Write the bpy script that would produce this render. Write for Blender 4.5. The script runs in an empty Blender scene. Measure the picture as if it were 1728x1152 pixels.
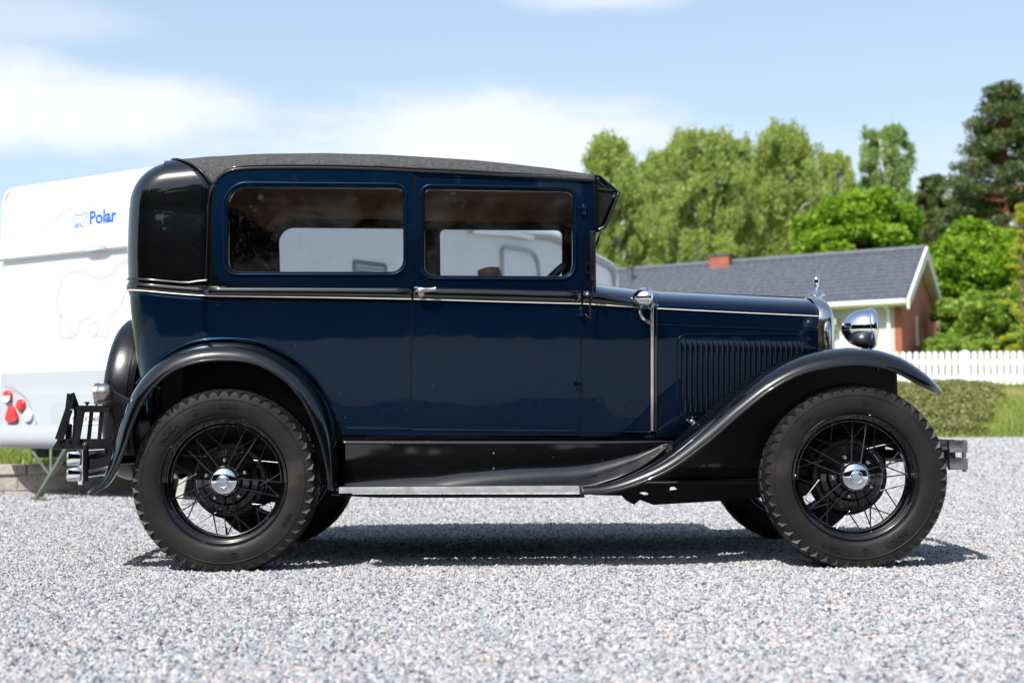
import bpy, bmesh, math, random
import numpy as np
from mathutils import Vector, Matrix
from mathutils.geometry import delaunay_2d_cdt
R = math.radians
sc = bpy.context.scene
col = sc.collection
random.seed(7)

# ------------------------------------------------------------------ camera, world, sun, exposure
CAM_H = 0.62
FPX = 2400.0
PITCH = R(3.196)
ROLL = R(-0.33)
cam_d = bpy.data.cameras.new('camera')
cam = bpy.data.objects.new('camera', cam_d); col.objects.link(cam)
cam_d.lens = 50.0; cam_d.sensor_width = 36.0; cam_d.clip_start = 0.05; cam_d.clip_end = 3000
CM = Matrix.Rotation(R(90) + PITCH, 3, 'X') @ Matrix.Rotation(ROLL, 3, 'Z')
cam.matrix_world = Matrix.Translation((0, 0, CAM_H)) @ CM.to_4x4()
cam_d.dof.use_dof = True; cam_d.dof.focus_distance = 6.0; cam_d.dof.aperture_fstop = 2.9
sc.camera = cam

SUN_EL = R(51); SUN_AZ = R(209.7)
world = bpy.data.worlds.new('World'); sc.world = world; world.use_nodes = True
def build_world():
    nt = world.node_tree; N = nt.nodes; L = nt.links; N.clear()
    out = N.new('ShaderNodeOutputWorld'); bg = N.new('ShaderNodeBackground')
    sky = N.new('ShaderNodeTexSky'); sky.sky_type = 'NISHITA'; sky.sun_disc = False
    sky.sun_elevation = SUN_EL; sky.sun_rotation = SUN_AZ; sky.air_density = 1.0; sky.dust_density = 1.6; sky.ozone_density = 1.4
    tc = N.new('ShaderNodeTexCoord')
    def math_(op, a, b=None, c=None, clamp=False):
        m = N.new('ShaderNodeMath'); m.operation = op; m.use_clamp = clamp
        for i, v in enumerate((a, b, c)):
            if v is None: continue
            if isinstance(v, (int, float)): m.inputs[i].default_value = v
            else: L.new(v, m.inputs[i])
        return m.outputs[0]
    def noise(scale, detail, rough, sx=1, sy=1, sz=1, loc=(0, 0, 0), dist=0.0):
        mp = N.new('ShaderNodeMapping'); mp.inputs['Scale'].default_value = (sx, sy, sz); mp.inputs['Location'].default_value = loc
        L.new(tc.outputs['Generated'], mp.inputs[0])
        n = N.new('ShaderNodeTexNoise'); n.inputs['Scale'].default_value = scale; n.inputs['Detail'].default_value = detail
        n.inputs['Roughness'].default_value = rough; n.inputs['Distortion'].default_value = dist
        L.new(mp.outputs[0], n.inputs['Vector']); return n.outputs[0]
    wisp = noise(5.0, 7, 0.62, 1, 1, 3.2, (0.3, 0, 0), 0.4)
    fine = noise(15.0, 6, 0.6, 1, 1, 2.6, (2, 1, 0), 0.3)
    # (direction of the cloud bank, half width, half height, density)
    total = None
    for (dx, dz, a, b, k) in [(-0.31, 0.208, 0.13, 0.027, 0.95), (0.0, 0.19, 0.13, 0.040, 0.9), (-0.12, 0.175, 0.12, 0.02, 0.3), (0.055, 0.292, 0.065, 0.014, 0.6),
                              (-0.05, 0.11, 0.45, 0.05, 0.35), (0.25, 0.15, 0.2, 0.05, 0.25), (-0.33, 0.262, .09, .014, .3)]:
        mp = N.new('ShaderNodeMapping'); mp.vector_type = 'POINT'
        mp.inputs['Scale'].default_value = (1 / a, 0.0, 1 / b); mp.inputs['Location'].default_value = (-dx / a, 0, -dz / b)
        L.new(tc.outputs['Generated'], mp.inputs[0])
        ln = N.new('ShaderNodeVectorMath'); ln.operation = 'LENGTH'; L.new(mp.outputs[0], ln.inputs[0])
        d = math_('ADD', ln.outputs['Value'], math_('MULTIPLY', math_('SUBTRACT', wisp, 0.5), -1.6))
        d = math_('ADD', d, math_('MULTIPLY', math_('SUBTRACT', fine, 0.5), -0.7))
        mr = N.new('ShaderNodeMapRange'); mr.interpolation_type = 'SMOOTHERSTEP'
        mr.inputs['From Min'].default_value = 1.45; mr.inputs['From Max'].default_value = 0.2
        mr.inputs['To Min'].default_value = 0; mr.inputs['To Max'].default_value = k
        L.new(d, mr.inputs['Value'])
        total = mr.outputs[0] if total is None else math_('ADD', total, mr.outputs[0])
    sep = N.new('ShaderNodeSeparateXYZ'); L.new(tc.outputs['Generated'], sep.inputs[0])
    front = math_('GREATER_THAN', sep.outputs[1], 0.0)
    total = math_('MULTIPLY', total, front)
    # broken cloud over the rest of the sky
    oth = N.new('ShaderNodeMapRange'); oth.interpolation_type = 'SMOOTHSTEP'
    L.new(noise(2.2, 7, 0.6, 1, 1, 2.5, (4, 2, 1), 0.3), oth.inputs['Value'])
    oth.inputs['From Min'].default_value = 0.5; oth.inputs['From Max'].default_value = 0.72; oth.inputs['To Max'].default_value = 0.45
    total = math_('ADD', total, math_('MULTIPLY', oth.outputs[0], math_('SUBTRACT', 1.0, front)), clamp=True)
    total = math_('MINIMUM', total, 0.93)
    # pale summer haze over the whole sky, stronger to the horizon
    pale = N.new('ShaderNodeMix'); pale.data_type = 'RGBA'
    L.new(sky.outputs[0], pale.inputs[6]); pale.inputs[7].default_value = (3.6, 4.5, 5.35, 1)
    hz = N.new('ShaderNodeMapRange'); hz.inputs['From Min'].default_value = 0.0; hz.inputs['From Max'].default_value = 0.45
    hz.inputs['To Min'].default_value = 0.95; hz.inputs['To Max'].default_value = 0.15
    L.new(sep.outputs[2], hz.inputs['Value']); L.new(hz.outputs[0], pale.inputs[0])
    mix = N.new('ShaderNodeMix'); mix.data_type = 'RGBA'
    L.new(total, mix.inputs[0]); L.new(pale.outputs[2], mix.inputs[6]); mix.inputs[7].default_value = (5.35, 5.5, 5.7, 1)
    L.new(mix.outputs[2], bg.inputs[0]); bg.inputs[1].default_value = 0.11
    L.new(bg.outputs[0], out.inputs[0])
build_world()
sl = bpy.data.lights.new('sun', 'SUN'); sl.energy = 4.2; sl.angle = R(0.55); sl.color = (1.0, 0.965, 0.92)
sun = bpy.data.objects.new('sun', sl); col.objects.link(sun)
SD = Vector((math.sin(SUN_AZ) * math.cos(SUN_EL), math.cos(SUN_AZ) * math.cos(SUN_EL), math.sin(SUN_EL)))
sun.rotation_euler = SD.to_track_quat('Z', 'Y').to_euler(); sun.location = SD * 60
sc.render.engine = 'CYCLES'
sc.view_settings.view_transform = 'Standard'; sc.view_settings.look = 'None'
sc.view_settings.exposure = 0.8; sc.view_settings.gamma = 1.0
sc.cycles.max_bounces = 8; sc.cycles.transparent_max_bounces = 16
sc.render.resolution_x = 1024; sc.render.resolution_y = 682

# ------------------------------------------------------------------ helpers
def ray(px, py):
    return CM @ Vector(((px - 864) / FPX, (576 - py) / FPX, -1.0))
def P(px, py, Y):
    """a point of the place at depth Y, measured from the photograph"""
    d = ray(px, py); t = Y / d.y
    return (d.x * t, CAM_H + d.z * t)

def tag(o, label=None, cat=None, group=None, kind=None):
    if label: o['label'] = label
    if cat: o['category'] = cat
    if group: o['group'] = group
    if kind: o['kind'] = kind
    return o
def empty(name, loc=(0, 0, 0), rz=0.0, label=None, cat=None, group=None):
    o = bpy.data.objects.new(name, None); col.objects.link(o)
    o.location = loc; o.rotation_euler = (0, 0, rz); o.empty_display_size = 0.2
    return tag(o, label, cat, group)

def link(name, me, mats, parent=None, world_verts=True):
    o = bpy.data.objects.new(name, me); col.objects.link(o)
    for m in (mats if isinstance(mats, (list, tuple)) else [mats]): me.materials.append(m)
    if parent is not None:
        o.parent = parent
        if world_verts and parent.parent is None:   # geometry written in place: cancel the root's offset
            o.location = Vector(parent.location) * -1
            if parent.rotation_euler.z: 
                o.location = Matrix.Rotation(-parent.rotation_euler.z, 3, 'Z') @ o.location
                o.rotation_euler.z = -parent.rotation_euler.z
    return o

class MB:
    def __init__(s): s.v = []; s.f = []; s.m = []
    def add(s, vs, fs, mi=0, M=None):
        n = len(s.v)
        for v in vs:
            v = Vector(v)
            s.v.append(tuple(M @ v) if M is not None else tuple(v))
        for f in fs: s.f.append(tuple(i + n for i in f)); s.m.append(mi)
        return s
    def box(s, c, d, mi=0, rot=None, bev=0.0, M=None):
        x, y, z = d[0] / 2, d[1] / 2, d[2] / 2
        T = Matrix.Translation(c)
        if rot: T = T @ Matrix.Rotation(rot[2], 4, 'Z') @ Matrix.Rotation(rot[1], 4, 'Y') @ Matrix.Rotation(rot[0], 4, 'X')
        if M is not None: T = M @ T
        if bev > 0:
            bm = bmesh.new(); bmesh.ops.create_cube(bm, size=1); bmesh.ops.scale(bm, vec=d, verts=bm.verts)
            bmesh.ops.bevel(bm, geom=bm.edges[:], offset=bev, segments=2, affect='EDGES', profile=0.7)
            bm.verts.index_update()
            vs = [v.co.copy() for v in bm.verts]; fs = [[v.index for v in f.verts] for f in bm.faces]; bm.free()
            return s.add(vs, fs, mi, T)
        vs = [(-x, -y, -z), (x, -y, -z), (x, y, -z), (-x, y, -z), (-x, -y, z), (x, -y, z), (x, y, z), (-x, y, z)]
        fs = [(0, 3, 2, 1), (4, 5, 6, 7), (0, 1, 5, 4), (1, 2, 6, 5), (2, 3, 7, 6), (3, 0, 4, 7)]
        return s.add(vs, fs, mi, T)
    def tube(s, pts, r, closed=False, seg=8, mi=0, M=None, flat=None, cap=True):
        pts = [Vector(p) for p in pts]; n = len(pts)
        rs = r if isinstance(r, (list, tuple)) else [r] * n
        vs = []; up = None
        for i, p in enumerate(pts):
            a = pts[(i - 1) % n] if (closed or i > 0) else p
            b = pts[(i + 1) % n] if (closed or i < n - 1) else p
            t = (b - a).normalized()
            if up is None:
                up = Vector((0, 1, 0)) if abs(t.y) < 0.9 else Vector((1, 0, 0))
            up = (up - t * up.dot(t)).normalized(); sd = t.cross(up)
            for k in range(seg):
                an = 2 * math.pi * k / seg
                fa = flat if flat else 1.0
                vs.append(p + (up * math.cos(an) * fa + sd * math.sin(an)) * rs[i])
        fs = []
        for i in range(n if closed else n - 1):
            j = (i + 1) % n
            for k in range(seg):
                k2 = (k + 1) % seg
                fs.append((i * seg + k, i * seg + k2, j * seg + k2, j * seg + k))
        if not closed and cap:
            fs.append(tuple(range(seg - 1, -1, -1))); fs.append(tuple((n - 1) * seg + k for k in range(seg)))
        return s.add(vs, fs, mi, M)
    def lathe(s, prof, seg=48, c=(0, 0, 0), axis='Y', mi=0, closed=False, M=None):
        """prof: (radius, position on the axis)"""
        vs = []; fs = []; n = len(prof)
        for k in range(seg):
            a = 2 * math.pi * k / seg; ca, sa = math.cos(a), math.sin(a)
            for (r, h) in prof:
                if axis == 'Y': vs.append((c[0] + r * ca, c[1] + h, c[2] + r * sa))
                elif axis == 'X': vs.append((c[0] + h, c[1] + r * ca, c[2] + r * sa))
                else: vs.append((c[0] + r * ca, c[1] + r * sa, c[2] + h))
        for k in range(seg):
            k2 = (k + 1) % seg
            for i in range(n if closed else n - 1):
                j = (i + 1) % n
                fs.append((k * n + i, k * n + j, k2 * n + j, k2 * n + i))
        return s.add(vs, fs, mi, M)
    def prism(s, poly, y0, y1, mi=0, M=None):
        """poly in X,Z pushed from y0 to y1"""
        n = len(poly)
        vs = [(x, y0, z) for x, z in poly] + [(x, y1, z) for x, z in poly]
        fs = [tuple(range(n)), tuple(range(2 * n - 1, n - 1, -1))]
        for i in range(n):
            j = (i + 1) % n; fs.append((i, i + n, j + n, j))
        return s.add(vs, fs, mi, M)
    def grid(s, rows, mi=0, closed_u=False):
        n = len(rows[0]); vs = [p for r in rows for p in r]; fs = []
        for i in range(len(rows) - 1):
            for k in range(n if closed_u else n - 1):
                k2 = (k + 1) % n
                fs.append((i * n + k, i * n + k2, (i + 1) * n + k2, (i + 1) * n + k))
        return s.add(vs, fs, mi)
    def mirrored(s, yc):
        m = MB(); m.v = [(x, 2 * yc - y, z) for x, y, z in s.v]; m.f = [tuple(reversed(f)) for f in s.f]; m.m = list(s.m); return m
    def mesh(s, name, angle=35, recalc=True, smooth=True):
        me = bpy.data.meshes.new(name); me.from_pydata(s.v, [], s.f)
        me.polygons.foreach_set('material_index', s.m)
        me.update()
        if recalc:
            bm = bmesh.new(); bm.from_mesh(me)
            bmesh.ops.remove_doubles(bm, verts=bm.verts, dist=1e-5)
            bmesh.ops.recalc_face_normals(bm, faces=bm.faces)
            bm.to_mesh(me); bm.free()
        if smooth:
            me.polygons.foreach_set('use_smooth', [True] * len(me.polygons))
            me.set_sharp_from_angle(angle=R(angle))
        return me
    def build(s, name, mats, parent=None, angle=35, both=None, recalc=True, solid=None, smooth=True, label=None):
        o = link(name, s.mesh(name, angle, recalc, smooth), mats, parent)
        if solid: 
            md = o.modifiers.new('thickness', 'SOLIDIFY'); md.thickness = solid; md.offset = -1
        if label: o['label'] = label
        if both is not None:
            o2 = s.mirrored(both).build(name, mats, parent, angle, None, recalc, solid, smooth, label)
            return o, o2
        return o

def lerp(a, b, t): return a + (b - a) * t
def smooth01(t): t = max(0.0, min(1.0, t)); return t * t * (3 - 2 * t)
def interp(x, tab):
    if x <= tab[0][0]: return tab[0][1]
    for (a, va), (b, vb) in zip(tab, tab[1:]):
        if x <= b: return lerp(va, vb, (x - a) / (b - a))
    return tab[-1][1]
def spline(pts, n, closed=False):
    """Catmull-Rom through the points, resampled evenly along its length"""
    pts = [tuple(p) for p in pts]; m = len(pts); d = len(pts[0]); out = []
    segs = m if closed else m - 1
    for i in range(segs):
        p1, p2 = pts[i % m], pts[(i + 1) % m]
        p0 = pts[(i - 1) % m] if (closed or i > 0) else tuple(2 * a - b for a, b in zip(p1, p2))
        p3 = pts[(i + 2) % m] if (closed or i < m - 2) else tuple(2 * b - a for a, b in zip(p1, p2))
        for k in range(16):
            t = k / 16
            out.append(tuple(0.5 * (2 * p1[j] + (p2[j] - p0[j]) * t + (2 * p0[j] - 5 * p1[j] + 4 * p2[j] - p3[j]) * t * t + (3 * p1[j] - p0[j] - 3 * p2[j] + p3[j]) * t ** 3) for j in range(d)))
    if not closed: out.append(pts[-1])
    else: out.append(out[0])
    A = np.array(out); L = np.r_[0, np.cumsum(np.linalg.norm(np.diff(A, axis=0), axis=1))]
    q = np.linspace(0, L[-1], n + 1 if closed else n)
    if closed: q = q[:-1]
    return [tuple(float(np.interp(s_, L, A[:, j])) for j in range(d)) for s_ in q]
def relin(loop, n):
    """closed outline resampled evenly along straight chords"""
    A = np.array([tuple(p) for p in loop] + [tuple(loop[0])], float); L = np.r_[0, np.cumsum(np.linalg.norm(np.diff(A, axis=0), axis=1))]
    q = np.linspace(0, L[-1], n + 1)[:-1]
    return [(float(np.interp(s_, L, A[:, 0])), float(np.interp(s_, L, A[:, 1]))) for s_ in q]
def cat(pts, per):
    """Catmull-Rom with `per` samples per span (keeps several paths in step)"""
    pts = [tuple(p) for p in pts]; m = len(pts); d = len(pts[0]); out = []
    for i in range(m - 1):
        p1, p2 = pts[i], pts[i + 1]
        p0 = pts[i - 1] if i > 0 else tuple(2 * a - b for a, b in zip(p1, p2))
        p3 = pts[i + 2] if i < m - 2 else tuple(2 * b - a for a, b in zip(p1, p2))
        for k in range(per):
            t = k / per
            out.append(tuple(0.5 * (2 * p1[j] + (p2[j] - p0[j]) * t + (2 * p0[j] - 5 * p1[j] + 4 * p2[j] - p3[j]) * t * t + (3 * p1[j] - p0[j] - 3 * p2[j] + p3[j]) * t ** 3) for j in range(d)))
    out.append(pts[-1]); return out
def rrect(x0, y0, x1, y1, r, n=8):
    """rounded rectangle, r = (top-left, top-right, bottom-right, bottom-left) in the units given (y downwards)"""
    if isinstance(r, (int, float)): r = (r,) * 4
    out = []
    for (cx, cy, rr, a0) in ((x0 + r[0], y0 + r[0], r[0], 180), (x1 - r[1], y0 + r[1], r[1], 270), (x1 - r[2], y1 - r[2], r[2], 0), (x0 + r[3], y1 - r[3], r[3], 90)):
        for k in range(n + 1):
            a = R(a0 + 90 * k / n); out.append((cx + rr * math.cos(a), cy + rr * math.sin(a)))
    return out
def in_poly(x, y, poly):
    c = False; n = len(poly); j = n - 1
    for i in range(n):
        xi, yi = poly[i]; xj, yj = poly[j]
        if (yi > y) != (yj > y) and x < (xj - xi) * (y - yi) / (yj - yi + 1e-12) + xi: c = not c
        j = i
    return c
def offset_loop(loop, d):
    n = len(loop); A = np.array(loop, float); out = []
    area = sum(A[i][0] * A[(i + 1) % n][1] - A[(i + 1) % n][0] * A[i][1] for i in range(n))
    sg = 1 if area > 0 else -1
    for i in range(n):
        t = A[(i + 1) % n] - A[i - 1]; t = t / (np.linalg.norm(t) + 1e-12)
        out.append((A[i][0] + sg * t[1] * d, A[i][1] - sg * t[0] * d))
    return out

# ------------------------------------------------------------------ materials
def new_mat(name):
    m = bpy.data.materials.new(name); m.use_nodes = True
    nt = m.node_tree; b = nt.nodes['Principled BSDF']
    return m, nt, b
def nnoise(nt, scale, detail=4, rough=0.55, coord='Object', vec=None, sc3=None):
    tc = nt.nodes.new('ShaderNodeTexCoord'); n = nt.nodes.new('ShaderNodeTexNoise')
    n.inputs['Scale'].default_value = scale; n.inputs['Detail'].default_value = detail; n.inputs['Roughness'].default_value = rough
    src = tc.outputs[coord]
    if sc3:
        mp = nt.nodes.new('ShaderNodeMapping'); mp.inputs['Scale'].default_value = sc3; nt.links.new(src, mp.inputs[0]); src = mp.outputs[0]
    nt.links.new(src, n.inputs['Vector']); return n.outputs[0]
def ramp(nt, src, stops):
    r = nt.nodes.new('ShaderNodeValToRGB'); e = r.color_ramp.elements
    while len(e) < len(stops): e.new(0.5)
    for i, (p, c) in enumerate(stops):
        e[i].position = p; e[i].color = (c[0], c[1], c[2], 1) if isinstance(c, (tuple, list)) else (c, c, c, 1)
    nt.links.new(src, r.inputs[0]); return r.outputs[0]
def bump(nt, b, src, strength, dist=0.01):
    n = nt.nodes.new('ShaderNodeBump'); n.inputs['Strength'].default_value = strength; n.inputs['Distance'].default_value = dist
    nt.links.new(src, n.inputs['Height']); nt.links.new(n.outputs[0], b.inputs['Normal']); return n
def plain(name, c, rough=0.5, metal=0.0, coat=0.0, var=0.12, vs=12.0, bmp=0.0, bs=60.0, rvar=0.0, croug=0.03, spec=0.5):
    m, nt, b = new_mat(name)
    c2 = tuple(min(1, x * (1 - var)) for x in c); c3 = tuple(min(1, x * (1 + var)) for x in c)
    nt.links.new(ramp(nt, nnoise(nt, vs, 5), [(0.3, c2), (0.7, c3)]), b.inputs['Base Color'])
    b.inputs['Metallic'].default_value = metal; b.inputs['Roughness'].default_value = rough
    b.inputs['Specular IOR Level'].default_value = spec
    b.inputs['Coat Weight'].default_value = coat; b.inputs['Coat Roughness'].default_value = croug
    if rvar: nt.links.new(ramp(nt, nnoise(nt, vs * 0.6, 6), [(0.3, max(0, rough - rvar)), (0.75, rough + rvar)]), b.inputs['Roughness'])
    if bmp: bump(nt, b, nnoise(nt, bs, 5), bmp)
    return m
def paint(name, c, rough, wav=0.05, tint=(1, 1, 1), sl_=0.04, br=0.4, ior=1.42):
    """old glossy coachwork: clear gloss, slow waves in the panel, faint dust and chips"""
    m, nt, b = new_mat(name)
    dust = ramp(nt, nnoise(nt, 1.7, 6, 0.6), [(0.35, 0.0), (0.8, 1.0)])
    speck = ramp(nt, nnoise(nt, 90, 2, 0.5), [(0.76, 0.0), (0.79, 1.0)])
    mx = nt.nodes.new('ShaderNodeMix'); mx.data_type = 'RGBA'
    mul = nt.nodes.new('ShaderNodeMath'); mul.operation = 'MULTIPLY'; mul.inputs[1].default_value = 0.06; nt.links.new(dust, mul.inputs[0])
    nt.links.new(mul.outputs[0], mx.inputs[0]); mx.inputs[6].default_value = (*c, 1); mx.inputs[7].default_value = (c[0] + 0.03, c[1] + 0.03, c[2] + 0.032, 1)
    mx2 = nt.nodes.new('ShaderNodeMix'); mx2.data_type = 'RGBA'
    nt.links.new(speck, mx2.inputs[0]); nt.links.new(mx.outputs[2], mx2.inputs[6]); mx2.inputs[7].default_value = (0.08, 0.085, 0.1, 1)
    nt.links.new(mx2.outputs[2], b.inputs['Base Color'])
    b.inputs['Roughness'].default_value = br; b.inputs['Specular IOR Level'].default_value = sl_; b.inputs['Specular Tint'].default_value = (*tint, 1)
    b.inputs['Coat Weight'].default_value = 1.0; b.inputs['Coat IOR'].default_value = ior
    nt.links.new(ramp(nt, nnoise(nt, 4.0, 7, 0.65), [(0.3, rough), (0.8, rough + 0.03)]), b.inputs['Coat Roughness'])
    n = nt.nodes.new('ShaderNodeBump'); n.inputs['Strength'].default_value = wav; n.inputs['Distance'].default_value = 0.05
    nt.links.new(nnoise(nt, 3.2, 2, 0.4), n.inputs['Height']); nt.links.new(n.outputs[0], b.inputs['Coat Normal'])
    return m
M = {}
M['navy'] = paint('navy_paint', (0.0002, 0.0018, 0.0078), 0.012, tint=(0.02, 0.42, 1.0), sl_=0.42, br=0.27, ior=1.29)
M['black'] = paint('black_paint', (0.0010, 0.0010, 0.0013), 0.018, ior=1.62, sl_=0.15, br=0.24)
M['satin_black'] = plain('satin_black', (0.004, 0.004, 0.0045), 0.3, vs=9, rvar=0.08, bmp=0.05)
M['under'] = plain('underbody_black', (0.005, 0.0045, 0.004), 0.6, vs=9, var=0.4)
M['chrome'] = plain('chrome', (0.83, 0.84, 0.86), 0.05, 1.0, vs=7, var=0.03, rvar=0.03)
M['old_chrome'] = plain('worn_chrome', (0.66, 0.64, 0.60), 0.17, 1.0, vs=20, var=0.12, rvar=0.08)
M['nickel'] = plain('nickel', (0.55, 0.50, 0.44), 0.28, 1.0, vs=14, var=0.1, rvar=0.05)
M['alu'] = plain('aluminium', (0.74, 0.74, 0.73), 0.38, 0.85, vs=30, var=0.12, rvar=0.08)
M['cream'] = plain('pinstripe', (0.72, 0.68, 0.60), 0.35, coat=0.5)
M['headliner'] = plain('headliner_cloth', (0.42, 0.25, 0.15), 0.9, vs=5, var=0.2, bmp=0.2, bs=300)
M['trim'] = plain('interior_trim', (0.045, 0.028, 0.02), 0.8, vs=6, var=0.3)
M['leather'] = plain('brown_leather', (0.22, 0.075, 0.035), 0.4, vs=15, var=0.25, bmp=0.15, bs=120)
def mat_fabric():
    m, nt, b = new_mat('roof_leathercloth')
    nt.links.new(ramp(nt, nnoise(nt, 80, 8, 0.8), [(0.36, (0.018, 0.018, 0.019)), (0.5, (0.040, 0.039, 0.040)), (0.66, (0.10, 0.098, 0.094))]), b.inputs['Base Color'])
    nt.links.new(ramp(nt, nnoise(nt, 40, 5, 0.6), [(0.3, 0.5), (0.7, 0.75)]), b.inputs['Roughness'])
    vo = nt.nodes.new('ShaderNodeTexVoronoi'); vo.inputs['Scale'].default_value = 210
    tc = nt.nodes.new('ShaderNodeTexCoord'); nt.links.new(tc.outputs['Object'], vo.inputs['Vector'])
    bump(nt, b, vo.outputs[0], 0.9, 0.004); return m
M['fabric'] = mat_fabric()
def mat_rubber(name, k=1.0):
    m, nt, b = new_mat(name)
    nt.links.new(ramp(nt, nnoise(nt, 5, 7, 0.62), [(0.35, (0.007 * k, 0.0068 * k, 0.0065 * k)), (0.58, (0.0125 * k, 0.012 * k, 0.0115 * k)), (0.8, (0.04 * k, 0.034 * k, 0.028 * k))]), b.inputs['Base Color'])
    nt.links.new(ramp(nt, nnoise(nt, 11, 5), [(0.3, 0.42), (0.7, 0.62)]), b.inputs['Roughness'])
    b.inputs['Specular IOR Level'].default_value = 0.22
    bump(nt, b, nnoise(nt, 220, 3), 0.12, 0.002); return m
M['rubber'] = mat_rubber('tyre_rubber', 1.3)
M['mat_rubber'] = plain('ribbed_rubber', (0.03, 0.03, 0.031), 0.6)
def mat_glass(name, tint, dirt=0.06, scratches=True):
    m = bpy.data.materials.new(name); m.use_nodes = True; nt = m.node_tree; N = nt.nodes; L = nt.links; N.clear()
    out = N.new('ShaderNodeOutputMaterial'); tr = N.new('ShaderNodeBsdfTransparent'); gl = N.new('ShaderNodeBsdfGlossy'); df = N.new('ShaderNodeBsdfDiffuse')
    tr.inputs[0].default_value = (*tint, 1); gl.inputs['Roughness'].default_value = 0.015; df.inputs[0].default_value = (0.55, 0.56, 0.58, 1)
    fr = N.new('ShaderNodeFresnel'); fr.inputs[0].default_value = 1.5
    m1 = N.new('ShaderNodeMixShader'); L.new(fr.outputs[0], m1.inputs[0]); L.new(tr.outputs[0], m1.inputs[1]); L.new(gl.outputs[0], m1.inputs[2])
    d = ramp(nt, nnoise(nt, 6, 8, 0.7), [(0.45, 0.0), (0.85, dirt)])
    if scratches:
        w = N.new('ShaderNodeTexVoronoi'); w.feature = 'DISTANCE_TO_EDGE'; w.inputs['Scale'].default_value = 9
        tc = N.new('ShaderNodeTexCoord'); wn = N.new('ShaderNodeTexNoise'); wn.inputs['Scale'].default_value = 7
        L.new(tc.outputs['Object'], wn.inputs['Vector'])
        ad = N.new('ShaderNodeVectorMath'); ad.operation = 'ADD'; L.new(tc.outputs['Object'], ad.inputs[0]); L.new(wn.outputs['Color'], ad.inputs[1]); L.new(ad.outputs[0], w.inputs['Vector'])
        th = ramp(nt, w.outputs[0], [(0.0, 0.5), (0.006, 0.0)])
        br = ramp(nt, nnoise(nt, 22, 3), [(0.54, 0.0), (0.66, 0.45)])
        mu = N.new('ShaderNodeMath'); mu.operation = 'MULTIPLY'; L.new(th, mu.inputs[0]); L.new(br, mu.inputs[1])
        sp = ramp(nt, nnoise(nt, 170, 1), [(0.77, 0.0), (0.8, 0.35)])
        a = N.new('ShaderNodeMath'); a.operation = 'ADD'; L.new(mu.outputs[0], a.inputs[0]); L.new(sp, a.inputs[1])
        a2 = N.new('ShaderNodeMath'); a2.operation = 'ADD'; L.new(a.outputs[0], a2.inputs[0]); L.new(d, a2.inputs[1]); d = a2.outputs[0]
    m2 = N.new('ShaderNodeMixShader'); L.new(d, m2.inputs[0]); L.new(m1.outputs[0], m2.inputs[1]); L.new(df.outputs[0], m2.inputs[2])
    L.new(m2.outputs[0], out.inputs[0]); return m
M['glass'] = mat_glass('car_glass', (0.97, 0.98, 0.98), 0.04)
M['glass_plain'] = mat_glass('clear_glass', (0.95, 0.96, 0.95), 0.02, False)
M['rubber_black'] = plain('black_rubber', (0.01, 0.01, 0.01), 0.5)
M['red_lens'] = plain('red_lens', (0.55, 0.012, 0.015), 0.12, coat=1.0, var=0.15, vs=60)
M['clear_lens'] = plain('clear_lens', (0.75, 0.74, 0.70), 0.15, coat=1.0, var=0.2, vs=80)
# ================================================================== THE CAR
YC = 6.69
car = empty('vintage_car', (0, YC, 0), 0, 'glossy navy blue and black 1930s two-door saloon with wire wheels parked on the gravel', 'car')
HWT = [(0.50, 0.640), (0.60, 0.655), (0.75, 0.672), (0.95, 0.686), (1.12, 0.694), (1.22, 0.694), (1.40, 0.686), (1.62, 0.668), (1.80, 0.655)]
def hw(z): 
    return (interp(z - 0.03, HWT) + interp(z, HWT) + interp(z + 0.03, HWT)) / 3
def red(x):
    if x < -0.6: return 0.0
    if x < 0.3: return 0.03 * ((x + 0.6) / 0.9) ** 2
    if x < 0.42: u = x - 0.3; return 0.03 + 0.067 * u + (0.33 - 0.067) / 0.24 * u * u
    u = x - 0.42; return 0.03 + 0.067 * 0.12 + (0.33 - 0.067) / 0.24 * 0.0144 + 0.33 * u
def YS(x, z): return YC - hw(z) + red(x)
def onside(px, py, off=0.0):
    Y = 6.0
    for _ in range(5): x, z = P(px, py, Y); Y = YS(x, z) - off
    return x, z
def nrm(x, z, S=YS):
    e = 0.004; dx = (S(x + e, z) - S(x - e, z)) / (2 * e); dz = (S(x, z + e) - S(x, z - e)) / (2 * e)
    return Vector((dx, -1, dz)).normalized()

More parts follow.
